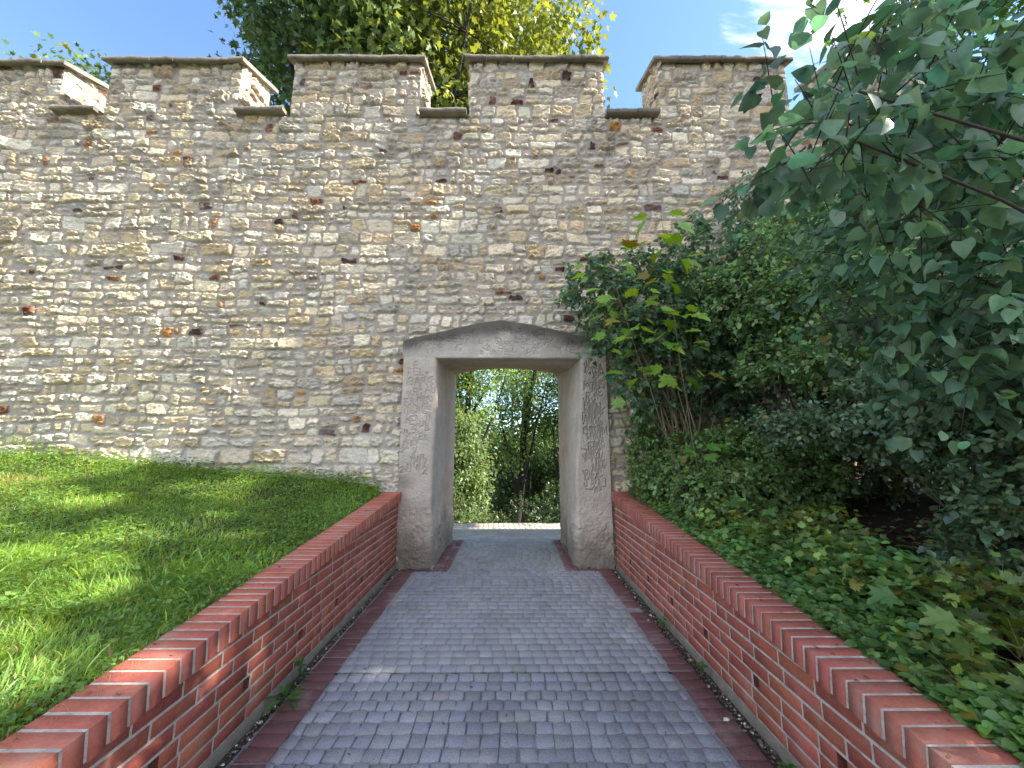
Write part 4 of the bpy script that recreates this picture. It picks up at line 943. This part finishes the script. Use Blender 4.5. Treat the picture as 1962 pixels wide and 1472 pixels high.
# big maple rising behind the battlements
tree('maple_tree', 'large maple rising behind the battlements, with shade on its left and sun on its right put into the leaf colour', (-3.4, 14.5, -3), (-4.3, 14.2, 19.0), (8.0, 5.0, 6.6), 640, 62, .28, 'star', (.075, .13, .045), 81, clr=.78, trunk=.42, limbs=20, barkc=(.03, .026, .022), yel=.02, sunsidecol=(.22, .26, .05), shell=.25)
tree('maple_tree', 'treetop barely showing over the leftmost merlons', (-19, 15.5, -3), (-17.6, 14.8, 13.9), (3.0, 3.0, 3.4), 190, 60, .22, 'star', (.09, .15, .04), 82, clr=.75, trunk=.3, yel=.05)
# tree on the near side, right of the view, whose crown shades the wall, path and bank
TL = TB+[(0, 7.85, 0, .5), (-.8, 7.5, 0, .35), (.9, 8.0, 0, .35), (-.3, 8.3, 0, .3), (-3.3, 1.9, .85, .45), (-4.6, 3.1, 1.1, .5), (-3.4, 3.6, 1.0, .22), (-6.2, 4.0, 1.2, .5), (-2.7, 4.1, 1.1, .2), (-2.5, 1.75, .75, .50), (-1.95, 1.35, .62, .20), (-2.9, 2.5, .8, .45), (-5.2, 2.6, 1.1, .6), (-4.3, 3.9, 1.2, .30), (-3.2, 4.75, 1.2, .28), (-6.5, 4.9, 1.3, .5), (-1.6, 1.90, .63, .10), (-1.55, 2.6, .45, .12), (-1.55, 3.1, .5, .10), (-.95, 3.0, 0, .09), (1.55, 3.0, .75, .09), (-7.0, 3.2, 1.3, .8), (-2.2, 3.6, 1.0, .16), (-1.07, 5.6, 2.3, .16), (-4.0, 4.9, 1.2, .22), (-5.5, 5.5, 5.3, .5), (-3.3, 5.5, 6.2, .5), (-6.3, 5.5, 3.2, .7), (-4.6, 5.5, 3.8, .4), (-2.3, 5.5, 7.1, .35)]
def sungaps(p):
    ok = np.ones(len(p), bool)
    for x, y, z, rr in TL:
        d = p-np.array([x, y, z]); t = d@sund; q = d-t[:, None]*sund
        ok &= np.linalg.norm(q, axis=1) > rr
    s = p[:, 2]-.9*p[:, 0]
    ok &= ~((s > 3.4) & (fbm2(p[:, 1]*1.5+3, s*1.1, 92, 2) > -.12))
    ok &= s < 8.3+1.2*fbm2(p[:, 1]*.9, p[:, 0]*.6+p[:, 2]*.6, 91, 2)
    return ok
tree('maple_tree', 'tall broad-leaved tree at the right, seen only through the lilac', (10.5, 2.2, .5), (10.3, 3.0, 12.6), (4.6, 4.6, 5.2), 560, 85, .19, 'star', (.06, .13, .03), 83, clr=.9, trunk=.35, limbs=12, filt=sungaps, shell=.1, yel=.04)
# wood seen through the gateway: separate trees on the falling slope
def gh(y): return float(ground_h(np.array([0.]), np.array([float(y)]))[0])
far = 'trees on the slope beyond the gateway'
FT = [('tree beyond the gateway at the left of the opening, with a dark upright forked trunk', (-1.75, 15.5), (-1.9, 15.3, 4.6), (2.3, 2.0, 3.0), 115, 60, (.14, .22, .06), 84, .24, (-1.3, 15.2, 7.2)),
      ('pale-leaved bushy tree filling the lower left of the gateway opening', (-1.55, 12.0), (-1.6, 12.0, .6), (.85, .9, 2.1), 170, 60, (.12, .18, .065), 85, .06, None),
      ('dark-trunked tree leaning right in the middle of the gateway opening', (.15, 17.5), (.6, 17.5, 3.4), (2.3, 2.0, 3.1), 105, 55, (.11, .18, .05), 86, .24, (1.7, 17.5, 7.5)),
      ('thin-trunked tree at the right of the gateway opening', (2.0, 16.0), (2.6, 16.2, 4.0), (1.6, 1.6, 3.0), 120, 55, (.07, .13, .035), 87, .10, (2.1, 16, 7.5)),
      ('yellow-green tree spreading across the top of the gateway opening', (.9, 21.0), (1.0, 21, 7.0), (4.2, 2.4, 2.8), 165, 60, (.22, .27, .04), 88, .20, None),
      ('dark tree behind the others at the far left of the gateway opening', (-4.2, 25.0), (-3.6, 25, 3.0), (2.8, 2.5, 4.6), 150, 60, (.065, .12, .035), 89, .2, None),
      ('dark dense tree low in the middle distance behind the leaning one', (.6, 24.0), (.7, 24, -.4), (2.6, 2.4, 3.4), 300, 60, (.045, .085, .030), 90, .2, None),
      ('dark tree at the right edge beyond the gateway, thick below and open above', (4.2, 22.0), (3.7, 22, .6), (2.0, 2.4, 3.6), 220, 60, (.05, .095, .030), 92, .2, None),
      ('farthest tree at the left of the gateway view, behind the forked trunk', (-4.0, 34.0), (-4.5, 34, .8), (4.2, 3.0, 4.8), 230, 60, (.12, .19, .06), 95, .25, None),
      ('farthest tree in the middle of the gateway view, only glimpsed between nearer crowns', (1.0, 38.0), (1.0, 38, .6), (4.2, 3.0, 3.4), 230, 60, (.10, .17, .055), 96, .25, None),
      ('farthest tree on the right of the gateway view, behind the thin trunk', (7.0, 35.0), (6.6, 35, .4), (3.8, 3.0, 5.4), 220, 60, (.10, .17, .055), 97, .25, None)]
for lab, (bx_, by_), ce, ra, nc, lp, co, sd, tk, tt in FT:
    tree('broadleaf_tree', lab, (bx_, by_, gh(by_)-.1), ce, ra, nc, lp, .13+.006*(by_-12), 'diamond', co, sd, clr=.35+.02*(by_-12), trunk=tk, limbs=8, trunktop=tt, group=far, yel=.03, shell=.1)
def fok(p): return (p[:, 1] > 8.9) & (p[:, 2] > ground_h(p[:, 0], p[:, 1]))
shrub('bush', 'dark low bush just beyond the paved edge, right of centre in the gateway', 'shrub', (.9, 10.4, -1.0), [(.6, 10.4, -.35, .9, .6, .75), (1.5, 10.6, -.1, .8, .6, .9), (2.4, 10.8, .1, .8, .6, 1.0)], 700, .3, 4, .075, 'wide', (.032, .066, .022), 93, nst=8, keep=fok)
shrub('bush', 'sunlit pale bush just beyond the paved edge, left in the gateway', 'shrub', (-1.5, 10.2, -.9), [(-1.5, 10.2, -.2, .55, .5, .8), (-1.9, 10.5, .5, .6, .5, .8), (-.5, 10.6, -.6, .6, .5, .5)], 520, .28, 4, .07, 'wide', (.09, .14, .05), 94, nst=8, keep=fok)
print('verts', sum(len(o.data.vertices) for o in SC.objects if o.type == 'MESH'))
